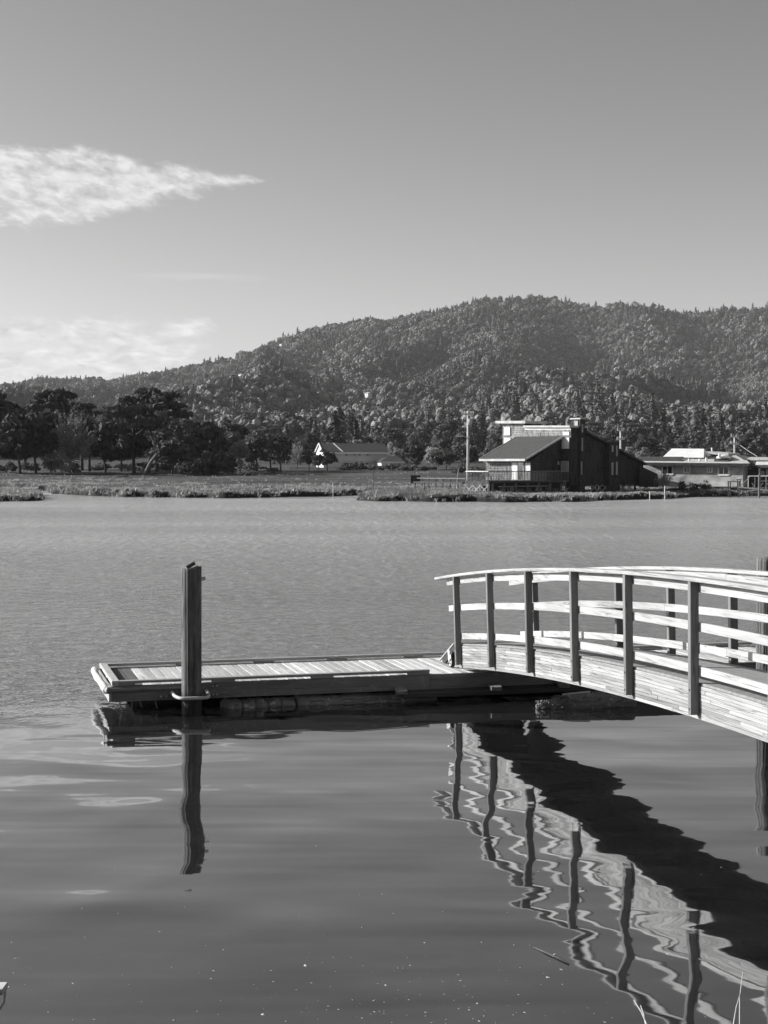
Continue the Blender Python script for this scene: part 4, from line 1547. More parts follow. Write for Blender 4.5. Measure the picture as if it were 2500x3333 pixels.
cx_ = ng.nodes.new('ShaderNodeCombineXYZ')
ng.links.new(named('rot', 'FLOAT'), cx_.inputs[2])
e2r = ng.nodes.new('FunctionNodeEulerToRotation')
ng.links.new(cx_.outputs[0], e2r.inputs[0])
ng.links.new(gi.outputs[0], ip.inputs['Points'])
ng.links.new(ci.outputs[0], ip.inputs['Instance'])
ng.links.new(named('idx', 'INT'), ip.inputs['Instance Index'])
ng.links.new(e2r.outputs[0], ip.inputs['Rotation'])
ng.links.new(named('scl', 'FLOAT'), ip.inputs['Scale'])
ng.links.new(ip.outputs[0], go.inputs[0])
md = forest.modifiers.new('scatter', 'NODES')
md.node_group = ng

# ---- marsh grass on the banks: one object
rng = np.random.default_rng(77)
nG = 90000
ug = rng.uniform(-0.30, 0.30, nG)
Yg = 146 + (310 - 146) * rng.random(nG) ** 1.7
Xg = ug * Yg
dg = np.maximum(poly_sd(Xg, Yg, land_xy), poly_sd(Xg, Yg, isl_xy))
edge_w = np.exp(-np.clip(dg, 0, 99) / 1.5)
patch = fbm(Xg * .18, Yg * .10, 3, 3)
kp = (dg > 0.15) & (rng.random(nG) < np.clip(0.15 + 1.1 * edge_w + (patch - .42) * 3.5, 0.04, 1)) & (rng.random(nG) < np.clip(1.25 - dg / 38.0, 0.07, 1))
Xg, Yg, dg, edge_w = Xg[kp], Yg[kp], dg[kp], edge_w[kp]
Zg = ground_z(Xg, Yg)
hg = rng.uniform(.10, .26, len(Xg)) * (1 + 1.3 * edge_w * vnoise(Xg * .45, Yg * .4, 16)) * np.where(Xg > 12, .7, 1.0) * (0.6 + 0.9 * vnoise(Xg * .5, Yg * .3, 6))
vs, fs = [], []
for j in range(5):
    a = rng.uniform(0, 6.28, len(Xg))
    dx, dy = np.cos(a), np.sin(a)
    wd = hg * .32
    ln = rng.uniform(.2, .9, len(Xg)) * hg
    cxg = Xg + rng.normal(size=len(Xg)) * .12
    cyg = Yg + rng.normal(size=len(Xg)) * .12
    v = np.stack([np.stack([cxg - dy * wd, cyg + dx * wd, Zg - .05], 1), np.stack([cxg + dy * wd, cyg - dx * wd, Zg - .05], 1), np.stack([cxg + dx * ln, cyg + dy * ln, Zg + hg], 1)], 1).reshape(-1, 3)
    off = sum(len(x) for x in vs)
    vs.append(v)
    fs.append(np.arange(len(v)).reshape(-1, 3) + off)
gm = leaf_mesh('marsh_grass', np.concatenate(vs), np.concatenate(fs), M['grass'])
tag(link('marsh_grass', gm), 'short pale marsh grass along the far bank and the low islet', 'grass', kind='stuff')
# taller tufts on the right-hand point
vs, fs = [], []
for i in range(900):
    px = R.gauss(1290, 60) if i % 3 else R.gauss(1480, 160)
    p = onz(px, R.uniform(1598, 1622), .6)
    z = gz(p.x, p.y)
    if z < .2:
        continue
    for j in range(3):
        a = R.uniform(0, 6.28)
        hh = R.uniform(.3, .75) * (1 if px < 1400 else .6)
        o0 = len(vs)
        q = Vector((p.x + R.uniform(-.2, .2), p.y + R.uniform(-.2, .2), z - .05))
        vs += [(q.x - .04, q.y, q.z), (q.x + .04, q.y, q.z), (q.x + math.cos(a) * hh * .4, q.y + math.sin(a) * hh * .4, q.z + hh)]
        fs.append((o0, o0 + 1, o0 + 2))
tm = bpy.data.meshes.new('tall_grass')
tm.from_pydata(vs, [], fs)
tm.materials.append(M['grass'])
tag(link('tall_grass', tm), 'taller pale grass tufts on the grassy point left of the shingled house', 'grass', kind='stuff')

# ================================================================== SHINGLED HOUSE ON STILTS
AL = math.radians(50)
E1 = Vector((math.cos(AL), -math.sin(AL), 0))     # along the sunlit walls, towards the viewer
E2 = Vector((math.sin(AL), math.cos(AL), 0))      # along the shaded walls, away from the viewer
UP = Vector((0, 0, 1))


def z5(x, y):
    return 1500 + x * 0.30139, 1320 + y * 0.30139


def z6(x, y):
    return 1950 + x * 0.33152, 1320 + y * 0.33152


def left_plane(p0):
    return lambda px, py: onplane(px, py, p0, E2)


def right_plane(p0):
    return lambda px, py: onplane(px, py, p0, E1)


Cd = at(*z5(300, 920), 163.0)
Cd.z = 0
DLp, DRp = left_plane(Cd), right_plane(Cd)
Ch = Cd + E2 * 7.88 - E1 * 1.5
WL, WR = left_plane(Ch), right_plane(Ch)
house = thing('stilt_house', 'large dark shingled house on cross-braced stilts with sloping roofs at the water edge', 'house', (Ch.x, Ch.y, 0))
ZF = WR(*z5(900, 845)).z          # floor level


def polyP(pl, pts, zz=z5):
    return [pl(*zz(x, y)) for x, y in pts]


def wallprism(name, mat, pl, pts, vec, parent=None, zz=z5):
    return MB().prism(polyP(pl, pts, zz), vec).build(name, mat, parent or house)


def slab(name, mat, pts, t, parent=None):
    """thin plate: polygon pts (Vectors) thickened downwards"""
    return MB().prism(pts, (0, 0, -t)).build(name, mat, parent or house)


# lower volume: gable wall pushed back along the sunlit wall
ridge = WR(*z5(1085, 336))
evz = WL(*z5(500, 600)).z
tR = (ridge - Ch).dot(E2)
bodyA = [Vector((Ch.x, Ch.y, ZF - 0.1)), Vector((Ch.x, Ch.y, evz)), Ch + E2 * tR + UP * (ridge.z - 0.12), Ch + E2 * tR + UP * (ZF - 0.1)]
for p in bodyA[2:]:
    pass
lenA = 7.1
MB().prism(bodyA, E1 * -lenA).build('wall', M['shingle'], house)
# left wall's sunlight painted as a paler shingle skin, just proud of the body
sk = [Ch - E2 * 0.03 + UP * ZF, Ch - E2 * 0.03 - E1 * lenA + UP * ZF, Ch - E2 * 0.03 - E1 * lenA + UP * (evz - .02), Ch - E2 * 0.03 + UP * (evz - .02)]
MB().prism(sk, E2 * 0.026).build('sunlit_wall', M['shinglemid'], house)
# main roof slope
ov = 0.75
eL, eR = left_plane(Ch - E2 * ov)(*z5(200, 578)), left_plane(Ch - E2 * ov)(*z5(695, 578))
rR = WR(*z5(1078, 328)) + E1 * 0.35
rL = rR - E1 * (eR - eL).length
eR = Vector((eR.x, eR.y, eL.z))
roof = slab('roof', M['roofshingle'], [eL, eR, rR, rL], 0.10)
# pale fascia boards along the eave and the rake, set proud of the roof edge
f1 = MB().beam(eL - E2 * .04 - UP * .11, eR - E2 * .04 - UP * .11 + E1 * .03, 0.05, 0.25).build('eave_fascia', M['trim'], house)
f1.parent = roof
f2 = MB().beam(eR + E1 * .05 - UP * .07, rR + E1 * .05 - UP * .07, 0.05, 0.20).build('rake_board', M['trim'], house)
f3 = MB().beam(eL - E1 * .05 - UP * .05, rL - E1 * .05 - UP * .05, 0.05, 0.22).build('rake_board', M['trim'], house)
f2.parent = roof
f3.parent = roof
# upper volume
Cu = Ch + E2 * (tR + 0.02)
WU = left_plane(Cu)
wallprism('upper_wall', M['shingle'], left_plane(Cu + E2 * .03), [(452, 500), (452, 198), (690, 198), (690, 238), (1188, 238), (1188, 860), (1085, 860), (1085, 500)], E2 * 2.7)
wallprism('upper_siding', M['shinglepale'], WU, [(452, 480), (452, 198), (690, 198), (690, 238), (1188, 238), (1188, 345), (1085, 345), (1085, 480)], E2 * 0.028)  # pale only where the sun falls; shaded part painted by the darker wall
slab('upper_roof', M['trim'], [p for p in [WU(*z5(402, 166)) - E2 * .45, WU(*z5(724, 166)) - E2 * .45, WU(*z5(724, 166)) + E2 * 3.2, WU(*z5(402, 166)) + E2 * 3.2]], 0.30)
slab('upper_roof', M['trim'], [WU(*z5(692, 216)) - E2 * .25, WU(*z5(1192, 216)) - E2 * .25, WU(*z5(1192, 216)) + E2 * 2.9, WU(*z5(692, 216)) + E2 * 2.9], 0.22)


def panel(name, mat, pl_p0, corners, plane='L', zz=z5, frame=True, th=0.05):
    pl = left_plane(pl_p0) if plane == 'L' else right_plane(pl_p0)
    n = E2 * -1 if plane == 'L' else E1
    pts = polyP(pl, corners, zz)
    o = MB().prism(pts, n * th).build(name, mat, house)
    if frame:
        fr = MB()
        for i in range(len(pts)):
            fr.beam(pts[i] + n * (th + .01), pts[(i + 1) % len(pts)] + n * (th + .01), 0.05, 0.05, n)
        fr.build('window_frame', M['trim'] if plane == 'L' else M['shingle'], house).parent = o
    return o


def rect(x0, y0, x1, y1):
    return [(x0, y0), (x1, y0), (x1, y1), (x0, y1)]


for r_, mt in ((rect(467, 232, 535, 320), 'brightpanel'), (rect(465, 347, 538, 420), 'brightpanel'), (rect(1100, 282, 1174, 320), 'brightpanel'), (rect(1096, 346, 1172, 465), 'brightpanel'), (rect(1088, 602, 1166, 715), 'blind')):
    panel('window_board', M[mt], Cu - E2 * .01, r_)
# pale band under the upper eave
wallprism('cornice', M['white'], left_plane(Cu - E2 * .04), [(692, 242), (1188, 242), (1188, 262), (692, 262)], E2 * 0.03)
# chimney-like tower
Ct = Cu + E2 * 1.25
TL = left_plane(Ct)
tA, tB = TL(*z5(1187, 150)), TL(*z5(1290, 150))
tRp = right_plane(tB)
tCc = tRp(*z5(1340, 152))
dT = (tCc - tB).dot(E2)
zb, zt = 0.4, tA.z
base4 = [Vector((p.x, p.y, zb)) for p in (tA, tB, tB + E2 * dT, tA + E2 * dT)]
MB().prism(base4, (0, 0, zt - zb)).build('tower', M['shingle'], house)
MB().prism([Vector((p.x, p.y, zt)) + o_ for p, o_ in ((tA, -E1 * .08 - E2 * .08), (tB, E1 * .08 - E2 * .08), (tB + E2 * dT, E1 * .08 + E2 * .08), (tA + E2 * dT, -E1 * .08 + E2 * .08))], (0, 0, 0.14)).build('tower_cap', M['trim'], house)
for r_ in (rect(1230, 168, 1266, 296), rect(1230, 346, 1264, 494), rect(1220, 600, 1260, 745)):
    panel('window_board', M['blind'], Ct, r_, 'L')
for r_ in (rect(1298, 196, 1321, 292), rect(1297, 347, 1319, 494), rect(1290, 602, 1311, 750)):
    panel('window_board', M['blind'], tB, r_, 'R')
# right wing with shed roofs
Cw = tB + E2 * dT
Cw.z = 0
WC = right_plane(Cw - E1 * 0.3)


def zz_any(x, y):
    return x, y


wing = [(1898, 1590), (1898, 1404), (1996, 1453), (2022, 1466), (2094, 1507), (2094, 1590)]
wallprism('wing_wall', M['shingle'], WC, [(1898, 1582), (1898, 1408), (1996, 1455), (2022, 1467), (2094, 1507), (2094, 1582)], E1 * -5.0, zz=zz_any)
WCo = right_plane(Cw - E1 * 0.0)
for (ax, ay), (bx4, by4), nm in (((1902, 1401), (2000, 1452), 'wing_roof'), ((2010, 1459), (2100, 1507), 'wing_roof')):
    p, q_ = WCo(ax, ay), WCo(bx4, by4)
    slab(nm, M['roofdark'], [p + E1 * .25, q_ + E1 * .25, q_ - E1 * 5.4, p - E1 * 5.4], 0.22)
# small second tower
Cs = Cw + E1 * 0.35
p0_, p1_ = right_plane(Cs)(1983, 1437), right_plane(Cs)(2017, 1437)
b4 = [Vector((p.x, p.y, 0.5)) for p in (p0_, p1_, p1_ - E1 * 1.4, p0_ - E1 * 1.4)]
MB().prism(b4, (0, 0, p0_.z - .5)).build('tower', M['shingle'], house)
for r_ in (rect(123, 392, 139, 455), rect(165, 392, 180, 498), rect(120, 560, 138, 680), rect(164, 552, 180, 680)):
    panel('window_board', M['blind'], Cs, r_, 'R', z6, False)
# low fence wall running off to the right
wallprism('lean_to_wall', M['shingle'], right_plane(Cw + E1 * .4), [(400, 800), (400, 590), (575, 672), (582, 800)], E1 * -0.15, zz=z6)
# windows and doors of the lit wall
Cl = Ch - E2 * .035
panel('sliding_door', M['glass'], Cl, rect(552, 615, 612, 805), 'L')
panel('sliding_door', M['glass'], Cl, rect(618, 615, 680, 805), 'L')
panel('curtain', M['brightpanel'], Cl - E2 * .06, rect(556, 622, 606, 800), 'L', frame=False, th=0.02)
panel('window_board', M['white'], Cl - E2 * .02, rect(704, 622, 754, 706), 'L')
panel('wall_light', M['trim'], Ch, rect(1046, 605, 1060, 640), 'R', frame=False)
# deck
zdk = DRp(*z5(600, 810)).z
tD = (DRp(*z5(1165, 800)) - Cd).dot(E2)
sD = (Cd - DLp(*z5(55, 800))).dot(E1)
dk = [Cd + UP * zdk, Cd + E2 * tD + UP * zdk, Cd + E2 * tD - E1 * sD + UP * zdk, Cd - E1 * sD + UP * zdk]
slab('deck', M['dark'], dk, 0.30)
zr_ = DRp(*z5(600, 710)).z
hr = zr_ - zdk
for A_, B_, mt in ((Cd - E1 * sD, Cd, 'trim'), (Cd, Cd + E2 * tD, 'dark')):  # sunlit run toned pale, shaded run dark: light painted into the timber
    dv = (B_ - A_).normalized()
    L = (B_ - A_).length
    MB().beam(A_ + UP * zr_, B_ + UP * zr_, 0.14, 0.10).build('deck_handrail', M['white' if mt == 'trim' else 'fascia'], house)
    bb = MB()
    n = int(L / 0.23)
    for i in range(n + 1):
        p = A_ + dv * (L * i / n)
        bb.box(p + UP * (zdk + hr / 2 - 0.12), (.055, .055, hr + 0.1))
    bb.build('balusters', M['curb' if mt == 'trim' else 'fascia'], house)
sk2 = [Cd - E1 * 1.2 + UP * .3, Cd - E1 * 1.2 + E2 * tD + UP * .3, Cd - E1 * 1.2 + E2 * tD + UP * (zdk - .32), Cd - E1 * 1.2 + UP * (zdk - .32)]
MB().prism(sk2, E1 * -.08).build('underfloor_shade_sheet', M['dark'], house)  # added dark sheet standing in for the shade under the deck
for i in range(9):
    p = Cd - E1 * 1.1 + E2 * (tD * (i + .3) / 9)
    MB().box(p + UP * R.uniform(.7, .95), (R.uniform(.3, .7), R.uniform(.3, .6), R.uniform(.25, .6))).build('stored_box', M['fascia' if i % 3 else 'trim'], house)
# skirt slats and braced stilts on the lit side, sunlight painted as pale tone
A_ = Cd - E1 * sD
nst = int(sD / 0.2)
for i in range(nst + 1):
    p = A_ + E1 * (sD * i / nst)
    MB().box(p + UP * (zdk - .30) - E2 * .05, (.10, .05, .55)).build('skirt_slat', M['trim'], house)


def xbrace(p, q_, z0, z1, mat, th=.12):
    MB().beam(p + UP * z0, q_ + UP * z1, th, .06).beam(p + UP * z1, q_ + UP * z0, th, .06).build('cross_brace', mat, house)


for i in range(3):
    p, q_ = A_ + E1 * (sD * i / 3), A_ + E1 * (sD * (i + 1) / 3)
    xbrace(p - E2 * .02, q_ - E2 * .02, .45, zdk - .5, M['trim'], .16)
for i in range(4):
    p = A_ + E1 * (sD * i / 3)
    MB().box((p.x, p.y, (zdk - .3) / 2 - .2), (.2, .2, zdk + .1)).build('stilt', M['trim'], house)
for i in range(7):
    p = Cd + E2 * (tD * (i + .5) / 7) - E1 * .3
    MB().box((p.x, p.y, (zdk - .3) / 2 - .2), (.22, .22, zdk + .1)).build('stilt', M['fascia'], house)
# house stilts and X bracing along the shaded side
ZG = 0.3
for x0, x1, pl0 in ((1140, 1200, WR), (1200, 1262, WR), (1262, 1330, WR)):
    p, q_ = right_plane(Ch)(*z5(x0, 900)), right_plane(Ch)(*z5(x1, 900))
    p.z = q_.z = 0
    xbrace(p, q_, .55, ZF - .05, M['curb'])
for a, c in ((1405, 1465), (1465, 1527), (1527, 1590), (1610, 1670)):
    p, q_ = WCo(*z5(a, 900)), WCo(*z5(c, 900))
    p.z = q_.z = 0
    xbrace(p, q_, .6, ZF - .15, M['curb'])
for a, c in ((150, 210), (210, 270), (270, 330), (425, 500)):
    p, q_ = WCo(*z6(a, 800)), WCo(*z6(c, 800))
    p.z = q_.z = 0
    xbrace(p, q_, .6, ZF - .2, M['curb'])
for i in range(9):
    for j in range(3):
        p = Ch + E2 * (i * 2.2) - E1 * (j * 2.4 + .2)
        MB().box((p.x, p.y, ZF / 2 - .1), (.22, .22, ZF + .5)).build('stilt', M['dark'], house)
wallprism('floor_beam', M['dark'], right_plane(Ch + E1 * .1), [(1140, 835), (1340, 835), (1340, 862), (1140, 862)], E1 * -.3)
# ladder against the deck edge
ld = thing('ladder', 'short wooden ladder leaning on the dark deck edge below the chimney tower', 'ladder', (DRp(*z5(1116, 930)).x, DRp(*z5(1116, 930)).y, .6))
for x in (1106, 1127):
    MB().beam(right_plane(Cd + E1 * .5)(*z5(x, 932)), right_plane(Cd + E1 * .15)(*z5(x, 808)), .07, .05, E1).build('stile', M['fascia'], ld)
for j in range(5):
    y = 915 - j * 23
    MB().beam(right_plane(Cd + E1 * (.46 - .07 * j))(*z5(1106, y)), right_plane(Cd + E1 * (.46 - .07 * j))(*z5(1127, y)), .05, .04).build('rung', M['fascia'], ld)
# pale figure-like chair on the deck corner
chp = Cd + E2 * .55 - E1 * .5
ch = thing('deck_chair', 'white folding chair at the near corner of the house deck', 'chair', (chp.x, chp.y, zdk))
MB().box((0, 0, .42), (.5, .5, .05)).build('seat', M['white'], ch, False, False)
MB().beam((-.2, .22, .42), (-.3, .3, 1.05), .5, .05, (0, 1, 0)).build('backrest', M['white'], ch, False, False)
for x in (-.22, .22):
    for y in (-.22, .22):
        MB().box((x, y, .2), (.05, .05, .42)).build('leg', M['white'], ch, False, False)
# plank table stored under the deck
tb_ = thing('trestle', 'long dark plank trestle stored in front of the deck stilts', 'trestle', (Cd.x + 2, Cd.y, 0))
tp0, tp1 = right_plane(Cd + E1 * .6)(*z5(420, 875)), right_plane(Cd + E1 * .6)(*z5(930, 868))
MB().beam(tp0, tp1, .6, .12).build('plank_top', M['fascia'], tb_)
for x in (480, 840):
    p = right_plane(Cd + E1 * .6)(*z5(x, 878))
    for s_ in (-.3, .3):
        MB().beam(p + E2 * s_, Vector((p.x, p.y, .55)) + E2 * s_ * 2, .09, .09, E1).build('leg', M['fascia'], tb_)

# ================================================================== LOW BUILDING AT THE RIGHT
AD = math.radians(34)
G1 = Vector((math.cos(AD), -math.sin(AD), 0))
G2 = Vector((math.sin(AD), math.cos(AD), 0))
Pd = at(2270, 1580, 178)
Pd.z = 0


def gpl(off=0.0):
    return lambda px, py: onplane(px, py, Pd + G2 * off, G2)


low = thing('low_building', 'low flat-roofed plywood building with four white-framed windows right of the dark house', 'building', (Pd.x, Pd.y, .8))
g0 = gpl()
MB().prism([g0(*z6(420, 795)), g0(*z6(420, 572)), g0(*z6(1412, 588)), g0(*z6(1412, 795))], G2 * 7).build('wall', M['ply'], low)
ge_ = gpl(-.8)
pA, pB = ge_(*z6(430, 556)), ge_(*z6(1478, 566))
gb_ = gpl(3.5)
pC, pD = gb_(*z6(1440, 528)), gb_(*z6(400, 520))
MB().prism([pA, pB, pC, pD], (0, 0, -.12)).build('roof', M['trim'], low)
MB().beam(pA - G2 * .05 - UP * .2, pB - G2 * .05 - UP * .2, .06, .34).build('eave_fascia', M['shingle'], low)
MB().prism([gb_(*z6(400, 520)) + UP * .0, gb_(*z6(1440, 528)), gpl(8)(*z6(1400, 535)), gpl(8)(*z6(400, 535))], (0, 0, -.12)).build('rear_roof', M['trim'], low)
for x0, y0, x1, y1 in ((622, 592, 725, 676), (836, 594, 892, 657), (1068, 594, 1110, 657), (1174, 596, 1277, 681)):
    pts = [g0(*z6(x, y)) - G2 * .01 for x, y in rect(x0, y0, x1, y1)]
    w_ = MB().prism(pts, G2 * -.03).build('window', M['glass'], low)
    fr = MB()
    for i in range(4):
        fr.beam(pts[i] - G2 * .06, pts[(i + 1) % 4] - G2 * .06, .19, .06, G2)
    m0, m1 = (pts[0] + pts[1]) / 2, (pts[2] + pts[3]) / 2
    fr.beam(m0 - G2 * .065, m1 - G2 * .065, .12, .05, G2)
    fr.build('window_frame', M['white'], low).parent = w_
# roof-top pieces
for x, y0, y1 in ((886, 520, 552), (990, 522, 556), (1055, 510, 545), (1183, 470, 505)):
    p, q_ = gpl(1.0)(*z6(x, y1 + 6)), gpl(1.0)(*z6(x, y0))
    MB().tube([p, q_], .14, 8).build('vent_pipe', M['white'], low)
for (x0, y0, x1, y1), mt in (((400, 502, 830, 542), 'roofdark'), ((1130, 508, 1290, 545), 'roofdark')):
    a4 = [gpl(.6)(*z6(x0, y1)), gpl(.6)(*z6(x1 - 20, y1)), gpl(2.6)(*z6(x1, y0)), gpl(2.6)(*z6(x0, y0))]
    MB().prism(a4, (0, 0, -.08)).build('raised_roof_panel', M[mt], low)
hp4 = [gpl(2.5)(*z6(x, y)) for x, y in ((1270, 552), (1430, 538), (1345, 488), (1310, 490))]
MB().prism(hp4, G2 * 3).build('roof_hip', M['trim'], low)
dm = gpl(2.0)(*z6(1225, 502))
MB().tube([dm - UP * .2, dm, dm + UP * .15, dm + UP * .26], [.85, .85, .6, .15], 14).build('skylight_dome', M['white'], low)
# white hipped roof behind
hr_ = thing('white_roof_building', 'building behind with a bright white hipped roof', 'building', (Pd.x, Pd.y + 22, 1))
o9, o12 = gpl(11), gpl(15)
k0, k1, k2, k3 = o9(*z6(622, 508)), o9(*z6(1028, 512)), o12(*z6(1030, 424)), o12(*z6(715, 422))
k4 = gpl(19)(*z6(1100, 490))
k5 = gpl(19)(*z6(690, 505))
rb = MB()
rb.v = [tuple(p) for p in (k0, k1, k2, k3, k4, k5)]
rb.f = [(0, 1, 2, 3), (1, 4, 2), (4, 5, 3, 2), (5, 0, 3), (0, 5, 4, 1)]
rb.build('roof', M['brightpanel'], hr_)
MB().prism([Vector((p.x, p.y, .9)) for p in (k0 + G2 * .4 + G1 * .5, k1 + G2 * .4 - G1 * .3, k4 - G2 * .3 - G1 * .3, k5 + G1 * .4)], (0, 0, k1.z - 1.1)).build('wall', M['concrete'], hr_)
p = gpl(16)(*z6(1110, 455))
MB().tube([p, gpl(16)(*z6(1108, 412))], .12, 8).build('chimney_pipe', M['white'], hr_)
fa, fb = gpl(14)(*z6(1062, 450)), gpl(14)(*z6(1270, 468))
MB().prism([fa, fb, fb + G2 * 4, fa + G2 * 4], (0, 0, -.3)).build('flat_roof', M['trim'], hr_)
MB().prism([Vector((p.x, p.y, 1.0)) for p in (fa + G2 * .5, fb + G2 * .5, fb + G2 * 3.6, fa + G2 * 3.6)], (0, 0, fb.z - 1.4)).build('lower_wall', M['concrete'], hr_)
# porch building at the right edge
pc = thing('porch_building', 'dark open-fronted porch building cut by the right edge of the picture', 'building', (Pd.x + 8, Pd.y + 2, .8))
o1 = gpl(1.5)
MB().prism([o1(*z6(1418, 800)), o1(*z6(1418, 595)), o1(*z6(1900, 600)), o1(*z6(1900, 800))], G2 * 5).build('wall', M['shingle'], pc)
a4 = [gpl(.2)(*z6(1470, 600)), gpl(.2)(*z6(1900, 602)), gpl(4)(*z6(1900, 540)), gpl(4)(*z6(1500, 545))]
MB().prism(a4, (0, 0, -.15)).build('porch_roof', M['roofdark'], pc)
a4 = [gpl(3.8)(*z6(1420, 516)), gpl(3.8)(*z6(1900, 518)), gpl(9)(*z6(1900, 508)), gpl(9)(*z6(1420, 506))]
MB().prism(a4, (0, 0, -.25)).build('roof', M['trim'], pc)
a4 = [gpl(1.0)(*z6(1535, 578)), gpl(1.0)(*z6(1900, 580)), gpl(3.2)(*z6(1900, 550)), gpl(3.2)(*z6(1545, 550))]
MB().prism(a4, (0, 0, -.06)).build('skylight_panel', M['white'], pc)
for x in (1575, 1700, 1850):
    MB().beam(gpl(.4)(*z6(x, 800)), gpl(.4)(*z6(x, 602)), .16, .16, G2).build('porch_post', M['trim'], pc)
for x0, y0, x1, y1 in ((1450, 610, 1495, 622), (1590, 640, 1625, 700), (1640, 625, 1700, 700)):
    MB().prism([gpl(1.45)(*z6(x, y)) for x, y in rect(x0, y0, x1, y1)], G2 * -.05).build('window', M['blind'], pc)
# steel gangway and railings in front of it
gw = thing('small_gangway', 'dark truss gangway with pale handrails at the far right shore', 'gangway', (at(2450, 1600, 168).x, 168, 0))


def gq(x, y, off=-9.0):
    return gpl(off)(*z6(x, y))


for (x0, y0), (x1, y1), w_, mt in (((1370, 800), (1800, 845), .14, 'fascia'), ((1465, 692), (1800, 690), .08, 'trim'), ((1465, 692), (1465, 808), .08, 'trim'), ((1560, 740), (1800, 742), .06, 'fascia'), ((1360, 815), (1480, 700), .08, 'fascia'),
                                   ((1350, 725), (1400, 725), .08, 'dark'), ((1360, 725), (1360, 860), .10, 'dark'), ((1385, 725), (1385, 860), .10, 'dark'), ((1500, 760), (1540, 820), .06, 'fascia'), ((1560, 820), (1610, 760), .06, 'fascia'), ((1640, 700), (1640, 830), .08, 'fascia'),
                                   ((1700, 700), (1700, 840), .08, 'fascia'), ((1480, 855), (1800, 857), .12, 'dark'), ((1650, 760), (1690, 830), .06, 'fascia'), ((1530, 700), (1530, 825), .06, 'fascia')):
    MB().beam(gq(x0, y0), gq(x1, y1), w_, w_, G2).build('rail', M[mt], gw)
for x in (1572, 1820):
    p = gq(x, 690)
    MB().tube([Vector((p.x, p.y, -1.5)), Vector((p.x, p.y, p.z + .1))], .11, 10).build('pile', M['fascia'], gw)
bnch = thing('railing_frame', 'dark table-high wooden railing frame on the bank in front of the low building', 'railing', (gq(1320, 800).x, gq(1320, 800).y, .3))
MB().beam(gq(1262, 746), gq(1390, 748), .12, .10).build('top_bar', M['dark'], bnch)
for x in (1270, 1290, 1375):
    p = gq(x, 750)
    MB().beam(p, Vector((p.x, p.y, -.6)), .10, .10, G2).build('leg', M['dark'], bnch)

# ================================================================== LONG HALL BEHIND THE MARSH


def z3(x, y):
    return 950 + x * 0.36166, 1380 + y * 0.36166


hall = thing('long_hall', 'long two-storey hall with dark pitched roof and white left gable', 'building', (at(1140, 1515, 385).x, 385, 2.6))
AH = math.radians(-12)
J1 = Vector((math.cos(AH), -math.sin(AH), 0))
J2 = Vector((math.sin(AH), math.cos(AH), 0))
Ph = at(1060, 1510, 390)


def hpl(off=0.0):
    return lambda px, py: onplane(px, py, Ph + J2 * off, J2)


h0 = hpl()
wl = [h0(*z3(285, 440)), h0(*z3(285, 250)), h0(*z3(858, 262)), h0(*z3(858, 440))]
MB().prism(wl, J2 * 11).build('wall', M['concrete'], hall)
eA, eB = hpl(-.5)(*z3(282, 250)), hpl(-.5)(*z3(874, 254))
rA, rB = hpl(5.5)(*z3(240, 174)), hpl(5.5)(*z3(800, 182))
eB.z = eA.z
rB.z = rA.z
Lh = (eB - eA).length
rA2 = eA + J2 * 6.0
rA2.z = rA.z
rB2 = eB + J2 * 6.0
rB2.z = rA.z
MB().prism([eA, eB, rB2, rA2], (0, 0, -.25)).build('roof', M['roofdark'], hall)
bA, bB = eA + J2 * 12, eB + J2 * 12
MB().prism([bA, bB, rB2 + J2 * .01, rA2 + J2 * .01], (0, 0, -.25)).build('roof', M['roofdark'], hall)
MB().prism([eA + J1 * .15 - UP * .2 + J2 * .4, rA2 + J1 * .15 - UP * .25, bA + J1 * .15 - UP * .2 - J2 * .4], J1 * .3).build('gable', M['trim'], hall)
for s0, s1 in ((eA, rA2), (bA, rA2)):
    MB().beam(s0 - J1 * .12 - UP * .02, s1 - J1 * .12 - UP * .02, .2, .32).build('rake_board', M['white'], hall)
MB().beam(eA - UP * .35 - J2 * .05, eB - UP * .35 - J2 * .05, .12, .55).build('eave_fascia', M['brightpanel'], hall)
for x in (490, 565, 607, 680):
    MB().prism([hpl(-.02)(*z3(a, c)) for a, c in rect(x - 12, 272, x + 12, 282)], J2 * -.06).build('vent', M['glass'], hall)
for x in (492, 530, 575, 680):
    MB().prism([hpl(-.02)(*z3(a, c)) for a, c in rect(x - 16, 352, x + 16, 372)], J2 * -.06).build('window', M['glass'], hall)
MB().prism([hpl(-.02)(*z3(a, c)) for a, c in rect(460, 333, 760, 348)], J2 * -.12).build('band', M['trim'], hall)
sa_, sb_ = eA.lerp(eB, .30), rA2.lerp(rB2, .22)
MB().beam(sa_ + UP * .04, sb_ + UP * .04, .3, .1).build('roof_flashing', M['trim'], hall)
ann = thing('hipped_annexe', 'low annexe with dark hipped roof at the right end of the hall', 'building', (at(1290, 1515, 375).x, 375, 2.6))
a0 = hpl(-8)
MB().prism([a0(*z3(806, 420)), a0(*z3(806, 350)), a0(*z3(1010, 352)), a0(*z3(1010, 420))], J2 * 6).build('wall', M['concrete'], ann)
q0_, q1_, q2_, q3_ = hpl(-8.5)(*z3(798, 338)), hpl(-8.5)(*z3(1016, 338)), hpl(-4)(*z3(955, 292)), hpl(-4)(*z3(860, 290))
rb = MB()
q4_, q5_ = q1_ + J2 * 8, q0_ + J2 * 8
rb.v = [tuple(p) for p in (q0_, q1_, q2_, q3_, q4_, q5_)]
rb.f = [(0, 1, 2, 3), (1, 4, 2), (4, 5, 3, 2), (5, 0, 3), (0, 5, 4, 1)]
rb.build('roof', M['roofdark'], ann)
